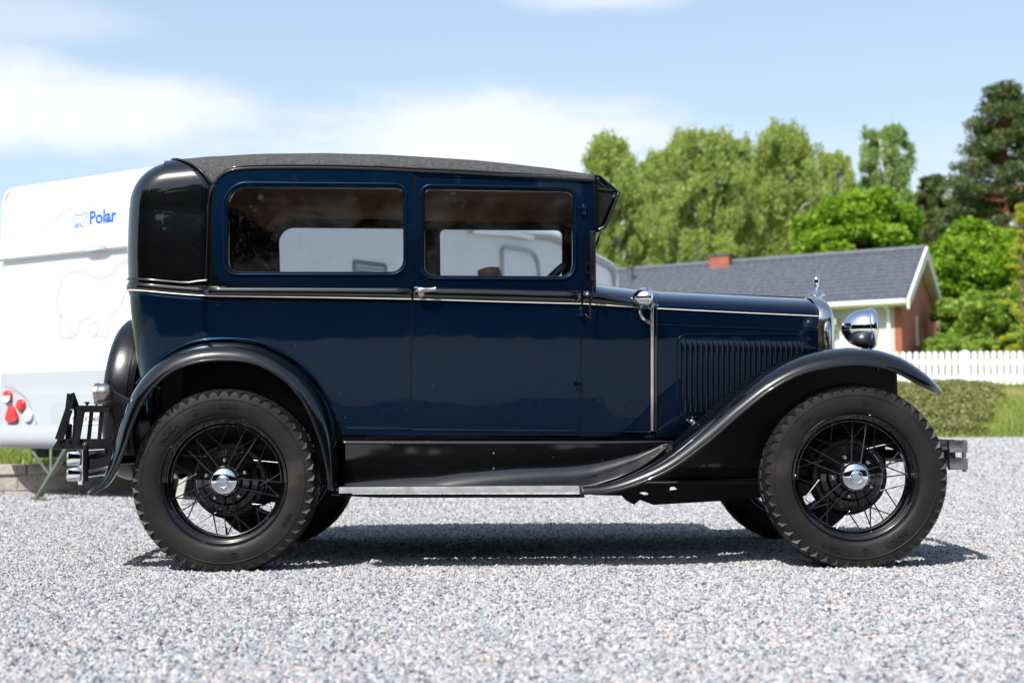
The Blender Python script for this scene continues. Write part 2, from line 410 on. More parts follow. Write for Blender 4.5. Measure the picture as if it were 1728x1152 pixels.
def panel(name, outline, holes=(), mats=None, parent=None, S=YS, off=0.0, thick=0.014, grid=0.035, both=True, px=True, label=None, inner=None, conv=None):
    """a sheet-metal panel cut to an outline with openings, lying on the curved side surface"""
    cv = conv or (lambda a, b: onside(a, b, off))
    O = [cv(*p) for p in outline] if px else list(outline)
    H = [[cv(*p) for p in h] if px else list(h) for h in holes]
    pts = []; edges = []
    for lp in [O] + H:
        n0 = len(pts); m = len(lp)
        q = []
        for i in range(m):
            a, b = lp[i], lp[(i + 1) % m]; d = math.dist(a, b); k = max(1, int(d / grid))
            for j in range(k): q.append((lerp(a[0], b[0], j / k), lerp(a[1], b[1], j / k)))
        pts += q; edges += [(n0 + i, n0 + (i + 1) % len(q)) for i in range(len(q))]
    xs = [p[0] for p in O]; zs = [p[1] for p in O]
    BP = np.array(pts); x = min(xs) + grid / 2
    while x < max(xs):
        z = min(zs) + grid / 2
        while z < max(zs):
            if in_poly(x, z, O) and not any(in_poly(x, z, h) for h in H):
                if np.min(np.hypot(BP[:, 0] - x, BP[:, 1] - z)) > grid * 0.45: pts.append((x, z))
            z += grid
        x += grid
    r = delaunay_2d_cdt([Vector(p) for p in pts], edges, [], 0, 1e-5)
    V, F = r[0], r[2]
    keep = []
    for f in F:
        cx = sum(V[i].x for i in f) / 3; cz = sum(V[i].y for i in f) / 3
        if in_poly(cx, cz, O) and not any(in_poly(cx, cz, h) for h in H): keep.append(tuple(f))
    res = []
    for mir in ((False, True) if both else (False,)):
        n = len(V); front = []; back = []; N = []
        for v in V:
            y = S(v.x, v.y) - off; nn = nrm(v.x, v.y, S)
            p = Vector((v.x, y, v.y)); b_ = p - nn * thick
            if mir: p.y = 2 * YC - p.y; b_.y = 2 * YC - b_.y; nn.y = -nn.y
            front.append(p); back.append(b_); N.append(nn)
        faces = []; fl = []
        cnt = {}
        for f in keep:
            a, b, c = (V[i] for i in f)
            ccw = (b.x - a.x) * (c.y - a.y) - (b.y - a.y) * (c.x - a.x) > 0   # normal towards -Y when counter-clockwise in X,Z
            g = f if ccw else (f[0], f[2], f[1])
            faces.append(tuple(reversed(g)) if mir else g); fl.append(0)
            faces.append(tuple(i + n for i in (g if mir else reversed(g)))); fl.append(1)
            for i in range(3):
                e = (g[i], g[(i + 1) % 3]); cnt[e] = 1
        for (a, b) in list(cnt):
            if (b, a) not in cnt:
                q = (a, b, b + n, a + n); q = (b, a, a + n, b + n)
                faces.append(tuple(reversed(q)) if mir else q); fl.append(2)
        me = bpy.data.meshes.new(name); me.from_pydata(front + back, [], faces)
        ml = mats if isinstance(mats, (list, tuple)) else [mats, inner or M['trim']]
        me.polygons.foreach_set('material_index', [0 if k != 1 else 1 for k in fl])
        me.polygons.foreach_set('use_smooth', [True] * len(faces)); me.update()
        ln = []
        for pi, p in enumerate(me.polygons):
            for li in p.loop_indices:
                vi = me.loops[li].vertex_index
                if fl[pi] == 0: ln.append(N[vi])
                elif fl[pi] == 1: ln.append(-N[vi - n])
                else: ln.append(p.normal)
        me.normals_split_custom_set(ln)
        o = link(name, me, ml, parent)
        if label: o['label'] = label
        res.append(o)
    return res
def sidebead(name, pts, r, mat, parent, off=0.0, closed=False, n=None, both=True, flat=None, S=YS, seg=8):
    """a half-round moulding following the body side; pts in photo pixels"""
    q = relin(pts, n) if closed else spline(pts, n or max(12, len(pts) * 8), closed)
    w = []
    for a, b in q:
        x, z = onside(a, b, off); w.append((x, S(x, z) - off, z))
    return MB().tube(w, r, closed, seg, flat=flat).build(name, mat, parent, both=YC if both else None, angle=60)

body = MB()
# ---- outlines (photo pixels on the near side)
RAIL = [(362, 309), (368, 300), (378, 292), (392, 287), (420, 284), (480, 283), (560, 283.5), (640, 285.5), (700, 288.5), (780, 292), (860, 296.5), (930, 300), (1003, 304.5)]
def rail_y(px): return interp(px, [(420, 284)] + RAIL[5:])
W1 = rrect(383, 312, 682, 460, (34, 14, 22, 18), 8)
W1 = [(x, y + (2.5 * (x - 383) / 300 if y < 380 else 0)) for x, y in W1]
W2 = rrect(714, 316, 968, 466, (12, 14, 22, 18), 8)
W2 = [(x, y + (4.5 * (x - 714) / 254 - 0 if y < 380 else 1.5 * (x - 714) / 254)) for x, y in W2]
# rear quarter: navy window surround, then black belt and navy lower side
sur = [(360, 330), (363, 312), (370, 301), (380, 293), (394, 288), (420, 285), (480, 284), (560, 284.5), (640, 286.5), (697, 289.5)] + \
      [(695.5, 484.5), (560, 484), (420, 483.5), (388, 481), (372, 474), (362, 463), (358.5, 448), (358, 400)]
panel('quarter_filler', [(349, 320), (357, 311), (366, 306), (373, 304), (373, 400), (374, 462), (392, 474), (560, 478), (694, 479), (694, 511), (349, 508)], [], M['black'], car, off=0.0, label='glossy black panel framing the rear window')
panel('quarter_window_surround', sur, [W1], M['navy'], car, off=0.007)
low = [(350, 506), (420, 507), (560, 508.5), (694.5, 512), (692, 735), (577, 733), (572, 718), (561, 691), (534, 645), (493, 606), (440, 580), (382, 573), (350, 574)]
panel('quarter_panel', low, [], M['navy'], car)
# ---- door
def door(mir): pass
dsur = [(701, 299), (800, 303), (984, 310)] + [(983.5, 490), (860, 487.5), (698, 484.5)]
doors = panel('door', [(701, 299), (800, 302.5), (984, 309.5), (981, 500), (979, 600), (976, 735), (693.5, 735), (697, 500)], [W2], M['navy'], car, off=0.001)
# ---- belt: black convex band with a cream pinstripe
def belt(name, xs, parent, thick=0.012, both=True, idx=None):
    rows = []
    for px in xs:
        yt = interp(px, [(345, 484.5), (560, 485), (697, 485.5), (860, 489), (985, 492), (1010, 494), (1060, 507), (1090, 516)])
        yb = interp(px, [(345, 501), (560, 503.5), (697, 506), (860, 511), (985, 514), (1090, 519)])
        row = []
        for k in range(9):
            t = k / 8; b = math.sin(math.pi * min(1, t * 1.0)) ** 0.6 * 0.009
            x, z = onside(px, lerp(yt, yb, t), b); row.append((x, YS(x, z) - b - 0.002, z))
        rows.append(row)
    return MB().grid(rows).build(name, M['black'], parent, both=None, angle=60, solid=0.004), MB().grid(rows).mirrored(YC).build(name, M['black'], parent if idx is None else idx, angle=60, solid=0.004)
belt('belt_moulding', np.linspace(345, 694.5, 14), car)
b1 = belt('belt_moulding', np.linspace(698, 980.5, 12), doors[0], idx=doors[1])
belt('belt_moulding', np.linspace(984, 1092, 10), car)
for (a, b) in ((345, 694.5), (698, 980.5), (984, 1098)):
    q = [(px, interp(px, [(345, 499), (560, 502), (697, 504.5), (860, 509.5), (985, 512.5), (1098, 519.5)])) for px in np.linspace(a, b, 7)]
    sidebead('pinstripe', q, 0.0027, M['cream'], car, 0.0085)
# lower trim line and sill
sidebead('lower_bead', [(585, 722), (640, 722.5), (691, 723)], 0.004, M['navy'], car, 0.002)
for d, mir in ((doors[0], 0), (doors[1], 1)):
    w = [(*onside(a, b, 0.002),) for a, b in spline([(695, 724.5), (800, 725.5), (974, 727)], 12)]
    mb = MB().tube([(x, YS(x, z) - 0.002, z) for x, z in w], 0.004)
    (mb.mirrored(YC) if mir else mb).build('lower_bead', M['navy'], d)
    # drip-side flange around the door
sidebead('lower_bead', [(979, 727), (1040, 728), (1096, 729)], 0.004, M['navy'], car, 0.002)
# ---- window frames, reveals and glass
def window(loop, parent_n, parent_f, nm, depth=0.035, curt=True):
    for mir, par in ((False, parent_n), (True, parent_f)):
        mb = MB(); rows = []
        base = [onside(*p) for p in relin(loop, 150)]
        prof = [(0.0135, 0.002), (0.0135, -0.003), (0.0115, -0.0065), (0.0085, -0.0075), (0.0055, -0.0055), (0.0035, 0.000), (-0.001, 0.004), (-0.004, 0.010), (-0.0055, 0.018), (-0.006, depth)]
        cx = sum(p[0] for p in base) / len(base); cz = sum(p[1] for p in base) / len(base)
        for (o, dy) in prof:
            lp = offset_loop(base, o)
            rows.append([(x, YS(x, z) + dy - (0.007 if nm == 'quarter' else 0.002), z) for x, z in lp])
        mb.grid(rows, closed_u=True)
        if mir: mb = mb.mirrored(YC)
        fr = mb.build('window_frame', M['navy'], par, angle=70)
        lp = offset_loop(base, -0.004)
        g = MB(); n = len(lp)
        g.add([(x, YS(x, z) + depth * 0.7, z) for x, z in lp] + [(x, YS(x, z) + depth * 0.7 + 0.004, z) for x, z in lp],
              [tuple(range(n)), tuple(range(2 * n - 1, n - 1, -1))] + [(i, i + n, (i + 1) % n + n, (i + 1) % n) for i in range(n)])
        if mir: g = g.mirrored(YC)
        g.build('window_glass', M['glass'], par, angle=30)
        # inner garnish moulding
        lp1 = offset_loop(base, 0.035); lp2 = offset_loop(base, 0.0)
        t = MB(); t.grid([[(x, YS(x, z) + depth + 0.012, z) for x, z in lp1], [(x, YS(x, z) + depth + 0.02, z) for x, z in offset_loop(base, .012)], [(x, YS(x, z) + depth + 0.006, z) for x, z in lp2]], closed_u=True)
        if mir: t = t.mirrored(YC)
        t.build('garnish_moulding', M['trim'], par)
qn = panel('quarter_pillar', [(684.5, 289), (707, 291), (707, 298), (703, 480), (699, 735), (690, 735), (688, 500)], [], M['satin_black'], car, off=-0.008)
panel('door_pillar', [(978, 311), (992, 311), (990, 500), (984, 735), (970, 735), (976, 500)], [], M['satin_black'], car, off=-0.010)
window(W1, car, car, 'quarter')
window(W2, doors[0], doors[1], 'door')
# header above the door, front pillar, cowl side
panel('door_header', [(697.5, 289.5), (780, 293), (860, 297), (930, 301), (985, 304), (985, 308.5), (860, 303), (702, 297.5)], [], M['navy'], car, off=0.001)
panel('windscreen_pillar', [(986, 304), (1001, 305), (1001, 400), (1001.5, 478), (1006, 492), (984, 491), (985, 400)], [], M['navy'], car, off=0.003)
panel('cowl_side', [(982.5, 514), (1040, 517), (1096, 520), (1096.5, 600), (1096.5, 737), (978, 736), (980.5, 620)], [], M['navy'], car, off=0.001)
sidebead('drip_rail', RAIL, 0.007, M['black'], car, 0.008, n=70)
sidebead('drip_rail_crease', [(x, y - 4.5) for x, y in RAIL[2:]], 0.0035, M['black'], car, 0.004, n=60)
# quarter beads (black mouldings framing the rear quarter)
sidebead('quarter_moulding', [(362, 311), (356, 325), (352.5, 350), (351, 400), (350, 440), (348, 474)], 0.006, M['black'], car, 0.003, n=40)

# ---- rear shell: wraps from side to side round the back
XR = [(0.50, -1.545), (0.62, -1.572), (0.75, -1.60), (0.90, -1.625), (1.05, -1.645), (1.15, -1.655), (1.35, -1.665), (1.55, -1.665), (1.9, -1.655)]
RC = 0.15
def half_plan(z, xs, inset=0.0, nside=6):
    xr = interp(z, XR) + inset; h = hw(z) - inset; r = max(0.02, RC - inset * 0.35)
    pts = []
    for k in range(nside): pts.append((lerp(xs, xr + r, k / nside), YC - h))
    for k in range(13):
        a = R(90 * k / 12); pts.append((xr + r - r * math.sin(a), YC - h + r - r * math.cos(a)))
    y0 = YC - h + r
    for k in range(1, 9):
        t = k / 8; y = lerp(y0, YC, t); pts.append((xr - 0.025 * math.sin(t * math.pi / 2), y))
    return pts
def full_row(pts, z):
    zf = z if callable(z) else (lambda k, p: z)
    row = [(x, y, zf(k, (x, y))) for k, (x, y) in enumerate(pts)]
    return row + [(x, 2 * YC - y, zz) for (x, y, zz) in reversed(row[:-1])]
def bulge_row(z, b, xs): 
    return full_row([(x, y) for x, y in half_plan(z, xs, -b)], z)
XQ = onside(351, 400)[0]
Z_B0, Z_B1 = onside(346, 501.5)[1], onside(346, 484.5)[1]
ARCH = [(P(px, py, 6.02)[0], P(px, py, 6.02)[1]) for px, py in ((236, 650), (250, 632), (276, 606), (325, 580), (350, 575), (382, 573))]
def arch_z(x, y): return interp(x, [(-1.7, 0.5), (ARCH[0][0] - 0.02, 0.5)] + ARCH) if y < YC - 0.55 else 0.5
mb = MB(); mb.grid([full_row(half_plan(z, XQ), lambda k, p, z=z: max(z + (0.034 * max(0.0, (XQ - p[0]) / 0.36) ** 1.3) * (z - 0.53) / 0.6, arch_z(*p))) for z in np.linspace(0.53, Z_B0 + 0.012, 22)])
mb.build('rear_panel', [M['navy'], M['trim']], car, angle=60, solid=0.014)
def rise(x): return 0.034 * max(0.0, (XQ - x) / 0.36) ** 1.3
mb = MB(); mb.grid([full_row(half_plan(1.15, XQ, -(0.002 + 0.008 * math.sin(math.pi * k / 10) ** 0.6)), lambda j, p, k=k: lerp(Z_B0, Z_B1, k / 10) + rise(p[0])) for k in range(11)])
mb.build('belt_moulding', M['black'], car, angle=60, solid=0.004)
mb = MB(); mb.tube(full_row(half_plan(1.15, XQ, -0.0065), lambda j, p: Z_B0 + 0.006 + rise(p[0])), 0.0027); mb.build('pinstripe', M['cream'], car)
mb = MB(); mb.tube([(x, y, z + 0.0) for x, y, z in full_row(half_plan(1.178, XQ, -0.003), lambda k, p: Z_B1 + 0.012 + 0.016 * smooth01((p[0] - XQ + 0.10) / 0.10) + rise(p[0]))], 0.006); mb.build('quarter_moulding', M['black'], car)
# upper: walls, shoulder and crown
def ztop(px): return interp(px, [(285, 268), (350, 260.5), (450, 256.5), (550, 255.5), (650, 258), (720, 262), (800, 267), (860, 273), (930, 281), (1000, 292)])
def xz(px, py, Y): return P(px, py, Y)
ZT = [(-1.9, P(285, 268, 6.15)[1] - 0.02), (-1.5, P(285, 268, 6.15)[1])] + [(P(px, ztop(px), 6.15)[0], P(px, ztop(px), 6.15)[1]) for px in (350, 400, 450, 500, 550, 600, 650, 720, 800, 860, 930, 1000)]
ZR = [(onside(px, y)[0], onside(px, y)[1]) for px, y in RAIL[4:]]
ZR = [(-1.9, ZR[0][1] - 0.07), (-1.30, ZR[0][1] - 0.07), (-1.24, ZR[0][1] - 0.062), (-1.20, ZR[0][1] - 0.03), (-1.16, ZR[0][1] - .008)] + ZR
def crown(y, x): return 0.028 * (1 - min(1, abs(y - YC) / 0.5) ** 2)
def topz(x): return interp(x, ZT) - 0.006
NPH = 12; NCR = 6; NSIDE = 6; NPTS = 6 + 13 + 8
xs_bot = onside(352, 400)[0]; xs_top = -1.49
def rear_params(k):
    """weight 0 on the side, 1 on the back, from the place along the half plan"""
    return smooth01((k - 4) / 14.0)
rows = []
zwall = list(np.linspace(1.172, 1.50, 12))
def start_z(k, x):
    w = rear_params(k)
    return lerp(interp(max(x, -1.24 - 0.0), ZR) if x > -1.24 else lerp(interp(-1.24, ZR), 1.62, min(1, (-1.24 - x) / 0.3)), 1.545, w)
for z in zwall: rows.append(full_row(half_plan(z, xs_bot), z))
base = half_plan(1.55, xs_bot)
sz = [start_z(k, p[0]) for k, p in enumerate(base)]
for t in (0.35, 0.7):
    rows.append(full_row(base, lambda k, p, t=t: lerp(1.50, sz[k], t)))
for i in range(NPH + 1):
    ph = i / NPH * math.pi / 2; xs = lerp(xs_bot, xs_top, smooth01(i / NPH) * 0.5 + 0.5 * i / NPH)
    pl0 = half_plan(1.55, xs); pts = []
    row = []
    for k, (x, y) in enumerate(pl0):
        w = rear_params(k); Rh = lerp(0.16, 0.145, w); ins = Rh * (1 - math.cos(ph))
        pl = half_plan(1.60, xs, ins)[k]
        if k < NSIDE: pl = (x, pl[1])
        s0 = start_z(k, x); zt = topz(max(pl[0], -1.6)) - 0.01 * w
        pts.append((pl[0], pl[1], s0 + (zt - s0) * math.sin(ph)))
    rows.append(pts + [(a, 2 * YC - b, c) for a, b, c in reversed(pts[:-1])])
last = rows[-1][:NPTS]
for i in range(1, NCR + 1):
    t = i / NCR; pts = []
    for (x, y, z) in last:
        cx = max(x, xs_top); X = lerp(x, cx, t); Y = lerp(y, YC, t)
        pts.append((X, Y, lerp(z, topz(cx), t) + 0.028 * math.sin(t * math.pi / 2)))
    rows.append(pts + [(a, 2 * YC - b, c) for a, b, c in reversed(pts[:-1])])
mb = MB(); mb.grid(rows)
mb.build('rear_quarter', [M['black']], car, angle=60, solid=0.012, label='glossy black upper rear quarter')
# seam bead
seam = []
for i in range(NPH + 1):
    p = rows[12 + 2 + i][0]; seam.append((p[0], p[1] - 0.002, p[2] + 0.004))
for i in range(1, NCR + 1): p = rows[12 + 2 + NPH + i][0]; seam.append((p[0], p[1], p[2] + 0.004))
seam = seam + [(x, 2 * YC - y, z) for x, y, z in reversed(seam[:-1])]
MB().tube(seam, 0.0045).build('roof_seam_bead', M['black'], car, angle=70)
# roof fabric
xf = onside(1003, 304)[0]
rows = []
for i in range(NPH + 1 + NCR):
    row = []
    for k in range(60):
        t = k / 59
        if i <= NPH:
            ph = i / NPH * math.pi / 2; xs = lerp(xs_bot, xs_top, smooth01(i / NPH) * 0.5 + 0.5 * i / NPH)
            x = lerp(xs, xf, t); z0 = interp(x, ZR); y = YC - hw(1.66) + red(x) * 0.6 + 0.16 * (1 - math.cos(ph)); z = z0 + (topz(x) - z0) * math.sin(ph)
        else:
            s = (i - NPH) / NCR; x = lerp(xs_top, xf, t); y = lerp(YC - hw(1.66) + 0.16, YC, s); z = topz(x) + 0.028 * math.sin(s * math.pi / 2)
        row.append((x, y, z))
    rows.append(row)
rows = rows + [[(x, 2 * YC - y, z) for x, y, z in r] for r in reversed(rows[:-1])]
MB().grid(rows).build('roof', [M['fabric']], car, angle=60, solid=0.01, label='grainy black leathercloth roof')
# headliner below the roof
rows = [[(x, y + (0.03 + 0.4 * red(x)) * (1 if y < YC else -1) * max(0, 1 - abs(abs(y - YC) - 0.66) / .3), z - 0.035) for x, y, z in r] for i, r in enumerate(rows)]
MB().grid(rows).build('headliner', [M['headliner']], car, angle=60, solid=0.004)
# interior: rear trim wall, floor, seats, dash, wheel
mb = MB(); mb.grid([full_row([(x + 0.03, y) for x, y in half_plan(z, XQ - 0.0, 0.025)], z) for z in np.linspace(1.0, 1.66, 6)]); mb.build('rear_trim', M['trim'], car, solid=0.004)
MB().box((-0.35, YC, 0.515), (2.15, 1.22, 0.02)).box((0.42, YC, 0.80), (0.02, 1.0, 0.56)).build('floor', M['under'], car)
mb = MB()
def seat(x, w, h0, h1, zt, y):
    mb = MB()
    mb.box((x + 0.24, y, 0.86), (0.5, w, 0.16), bev=0.05)
    T = Matrix.Translation((x, y, 0.92)) @ Matrix.Rotation(R(-8), 4, 'Y')
    mb.box((0, 0, (zt - 0.92) / 2), (0.11, w, zt - 0.92), bev=0.045, M=T); mb.build('seat', M['leather'], car, angle=50)
seat(-0.05, 0.5, 0, 0, 1.295, YC - 0.3); seat(-0.05, 0.5, 0, 0, 1.295, YC + 0.3); seat(-1.22, 1.0, 0, 0, 1.15, YC)

mb = MB(); mb.box((0.40, YC, 1.06), (0.04, 1.05, 0.16), bev=0.012); mb.build('dashboard', M['trim'], car)
c = Vector((0.12, YC + 0.34, 1.245)); ax = Vector((0.72, 0, -0.69)).normalized(); u = Vector((0, 1, 0)); v = ax.cross(u)
mb = MB(); mb.tube([c + (u * math.cos(a) + v * math.sin(a)) * 0.205 for a in np.linspace(0, 2 * math.pi, 40, endpoint=False)], 0.014, True)
for a in (0.5, 2.6, 4.71): mb.tube([c, c + (u * math.cos(a) + v * math.sin(a)) * 0.2], 0.008)
mb.tube([c, c + ax * 0.55], 0.018); mb.build('steering_wheel', M['satin_black'], car)
# windscreen
xw = P(1000, 380, 6.1)[0]
for nm, mat, pts in (('windscreen_glass', M['glass_plain'], None),):
    mb = MB(); mb.box((xw, YC, 1.43), (0.005, 1.16, 0.44)); mb.build(nm, mat, car)
mb = MB()
for (y, z, dy, dz) in ((YC - 0.59, 1.43, 0.03, 0.48), (YC + 0.59, 1.43, 0.03, 0.48), (YC, 1.665, 1.2, 0.03), (YC, 1.195, 1.2, 0.03)): mb.box((xw, y, z), (0.025, dy, dz), bev=0.006)
mb.build('windscreen_frame', M['satin_black'], car)
# sun visor over the windscreen (cheeks, blue peak, black leathercloth)
def V2(px, py, Y=6.08): return P(px, py, Y)
vis = [V2(1000, 294), (V2(1013, 296)), V2(1043, 322), V2(1036, 341), V2(1024, 371), V2(1018, 381), V2(1005, 387)]
yn = YC - 0.60; yf = YC + 0.60
mb = MB()
pk = [vis[0], vis[1], vis[2]]
for (a, b) in ((vis[0], vis[1]), (vis[1], vis[2])):
    n = Vector((b[1] - a[1], 0, -(b[0] - a[0]))).normalized() * 0.008
    mb.add([(a[0], yn, a[1]), (b[0], yn, b[1]), (b[0], yf, b[1]), (a[0], yf, a[1]), (a[0] + n.x, yn, a[1] + n.z), (b[0] + n.x, yn, b[1] + n.z), (b[0] + n.x, yf, b[1] + n.z), (a[0] + n.x, yf, a[1] + n.z)],
           [(0, 1, 2, 3), (7, 6, 5, 4), (0, 4, 5, 1), (1, 5, 6, 2), (2, 6, 7, 3), (3, 7, 4, 0)])
o = mb.build('visor_peak', M['navy'], car, angle=20)
mb = MB(); front = spline(vis[2:], 14)
rows = []
for y in np.linspace(yn, yf, 25):
    e = smooth01((min(y - yn, yf - y) - 0.03) / 0.12); rows.append([front[0]][:0] + [tuple((lambda q: (q[0], y, q[1]))(np.array(front[0]) * 0 + [np.interp(t * (1 - 0.66 * e) * 13, range(14), [p[0] for p in front]), np.interp(t * (1 - 0.66 * e) * 13, range(14), [p[1] for p in front])])) for t in np.linspace(0, 1, 14)])
mb.grid(rows); mb.build('sun_visor', M['satin_black'], car, angle=60, solid=0.012)
mb = MB()
cheek = [V2(1003, 300), V2(1014, 301), V2(1037, 322), V2(1031, 340), V2(1017, 372), V2(1012, 383), V2(1004, 387)]
mb.prism(cheek, yn + 0.012, yn + 0.018)
mb.tube([(V2(1008, 318)[0], yn + 0.006, V2(1008, 318)[1]), (V2(1040, 321)[0], yn + 0.006, V2(1040, 321)[1])], 0.004)
mb.tube([(V2(1007, 302)[0], yn + 0.006, V2(1007, 302)[1]), (V2(1024, 319)[0], yn + 0.006, V2(1024, 319)[1])], 0.004)
mb.build('visor_cheek', M['satin_black'], car, both=YC)
mb = MB(); mb.tube([(a, yn + 0.003, b) for a, b in [V2(1000, 296), V2(1013, 297.5), V2(1041, 321.5)]], 0.006); mb.build('visor_edge', M['navy'], car)
# edge-on driving mirror / indicator box and its cable on the pillar
xa, za = P(1000, 392, 5.98); xb, zb = P(1000, 474, 5.98)
mb = MB(); mb.box((xa, 6.0, (za + zb) / 2), (0.022, 0.10, za - zb), bev=0.005); mb.box((xa, 6.0, za - 0.008), (0.026, 0.104, 0.02), bev=0.004)
mb.tube([(xa - 0.006, 5.948, za - 0.03), (xa - 0.006, 5.948, zb + 0.03)], 0.003)
mb.tube([(xa, 5.99, zb), (xa - 0.002, 5.99, zb - 0.06), (P(996, 510, 5.98)[0], 5.985, P(996, 510, 5.98)[1]), (P(996, 538, 6.0)[0], 5.995, P(996, 538, 6.0)[1]), (P(988, 530, 6.0)[0], 6.005, P(988, 530, 6.0)[1])], 0.0045)
mb.tube([(xa - .01, 6.0, P(994, 445, 6)[1]), (xa - .025, 6.02, P(994, 445, 6)[1]), (xa - .025, 6.02, P(994, 460, 6)[1]), (xa - .01, 6.0, P(994, 460, 6)[1])], 0.004)
mb.build('side_mirror', M['satin_black'], car)

# ---- cowl top and bonnet
def hood_sec(x, inset=0.0, n=16):
    """half section from the crease up to the centre line"""
    zc = interp(x, [(0.30, P(990, 511, 6.05)[1]), (0.59, P(1103, 520, 6.13)[1]), (1.40, P(1385, 533.5, 6.36)[1])])
    zt = interp(x, [(0.30, P(1003, 475, 6.45)[1] + .01), (0.42, P(1050, 481, 6.45)[1] + .004), (0.59, P(1107, 486.5, 6.45)[1]), (1.40, P(1382, 501, 6.5)[1])]) - 0.012
    h = YC - YS(x, zc) - inset; out = []
    for k in range(n + 1):
        a = k / n * math.pi / 2
        out.append((x, YC - h * math.cos(a) ** 0.85, zc + (zt - zc) * math.sin(a) ** 0.92 + 0.02 * (k / n) ** 2))
    return out
def hood_rows(xs, inset=0.0):
    rows = []
    for x in xs: s = hood_sec(x, inset); rows.append(s + [(a, 2 * YC - b, c_) for a, b, c_ in reversed(s[:-1])])
    return rows
x_w = P(1003, 478, 6.1)[0]; x_band = P(1101, 600, 6.13)[0]; x_rad = P(1384, 540, 6.36)[0]
MB().grid(hood_rows(np.linspace(x_w - 0.02, x_band - 0.012, 12), 0.0)).build('cowl_top', M['navy'], car, angle=60, solid=0.006)
MB().grid(hood_rows(np.linspace(x_band + 0.014, x_rad, 30), 0.0)).build('bonnet_top', M['navy'], car, angle=60, solid=0.006)
sidebead('bonnet_crease', [(1108, 520.5), (1240, 527), (1383, 533.5)], 0.0024, M['cream'], car, 0.003)
sidebead('bonnet_hinge', [(1108, 547.5), (1240, 553), (1383, 558)], 0.0028, M['navy'], car, 0.0015)
MB().tube([(x, YC, hood_sec(x)[-1][2] + 0.002) for x in np.linspace(x_band, x_rad, 8)], 0.005).build('bonnet_centre_hinge', M['navy'], car)
panel('bonnet_side', [(1107, 521), (1240, 527), (1384, 533.5), (1386, 737), (1107, 737)], [], M['navy'], car, off=0.0, label='bonnet side with upright louvres')
# louvres: raised hoods with a dark slot, inside a pressed frame
mb = MB()
for i in range(23):
    px = 1151 + 9.0 * i; y0 = 573 + 0.15 * i; y1 = 696
    x, z1 = onside(px, y0); _, z0 = onside(px, y1); x0 = onside(px, 640)[0]
    sec = []
    m_ = 14
    for k in range(m_ + 1):
        t = k / m_; z = lerp(z0, z1, t); e = math.sin(math.pi * min(1, min(t, 1 - t) * 9 + 0.02) / 2) if min(t, 1 - t) < 0.11 else 1.0
        y = YS(x, z); row = []
        for j in range(7):
            s = j / 6; row.append((x - 0.0075 + 0.0135 * s, y + 0.001 - 0.0105 * e * math.sin(s * math.pi * 0.62), z))
        sec.append(row)
    mb.grid(sec, 0)
    mb.add([(x + 0.0058, YS(x, z0) - 0.0008, z0 + 0.004), (x + 0.0142, YS(x, z0) - 0.0008, z0 + 0.004), (x + 0.0142, YS(x, z1) - 0.0008, z1 - 0.004), (x + 0.0058, YS(x, z1) - 0.0005, z1 - 0.004)], [(0, 1, 2, 3)], 1)
mb.build('louvres', [M['navy'], M['rubber_black']], car, both=YC, angle=60, recalc=False)
sidebead('louvre_frame', rrect(1143, 564, 1353, 704, (14, 14, 14, 14), 5), 0.0035, M['navy'], car, 0.0005, closed=True, n=110)
for px, py in ((1168, 712),):
    x, z = onside(px, py); mb = MB()
    mb.lathe([(0.0, -0.04), (0.006, -0.038), (0.008, -0.03), (0.005, -0.02), (0.012, -0.012), (0.012, 0.0)], 16, (x, YS(x, z), z)); mb.box((x, YS(x, z) - 0.02, z), (0.03, 0.006, 0.006), bev=.002); mb.tube([(x, YS(x, z) - .012, z + .025), (x, YS(x, z) - .012, z - .025)], .004)
    mb.build('bonnet_catch', M['old_chrome'], car, both=YC)
# cowl band (bright strip) with cowl lamp
def band(w, off, x, mat, name, zlow=None):
    rows = []
    zb = onside(1100, 727)[1] if zlow is None else zlow
    zc = hood_sec(x)[0][2]
    sec = [(x, YS(x, z), z) for z in np.linspace(zb, zc - 0.02, 8)] + hood_sec(x)[0:]
    for (dx, d) in ((-w / 2, 0.0), (-w / 2 * .8, off * .8), (-w / 4, off), (w / 4, off), (w / 2 * .8, off * .8), (w / 2, 0.0)):
        row = []
        for (a, b, c_) in sec:
            n = Vector((0, -1, 0)) if c_ < zc else Vector((0, -(YC - b) / 0.55, max(0.0, (c_ - zc) / 0.12))).normalized()
            row.append((a + dx, b + n.y * d, c_ + n.z * d))
        rows.append(row + [(p, 2 * YC - q, r_) for p, q, r_ in reversed(row[:-1])])
    MB().grid(rows).build(name, mat, car, angle=50)
band(0.018, 0.011, x_band - 0.003, M['old_chrome'], 'cowl_band')
band(0.016, 0.006, x_band + 0.0135, M['black'], 'cowl_lacing')
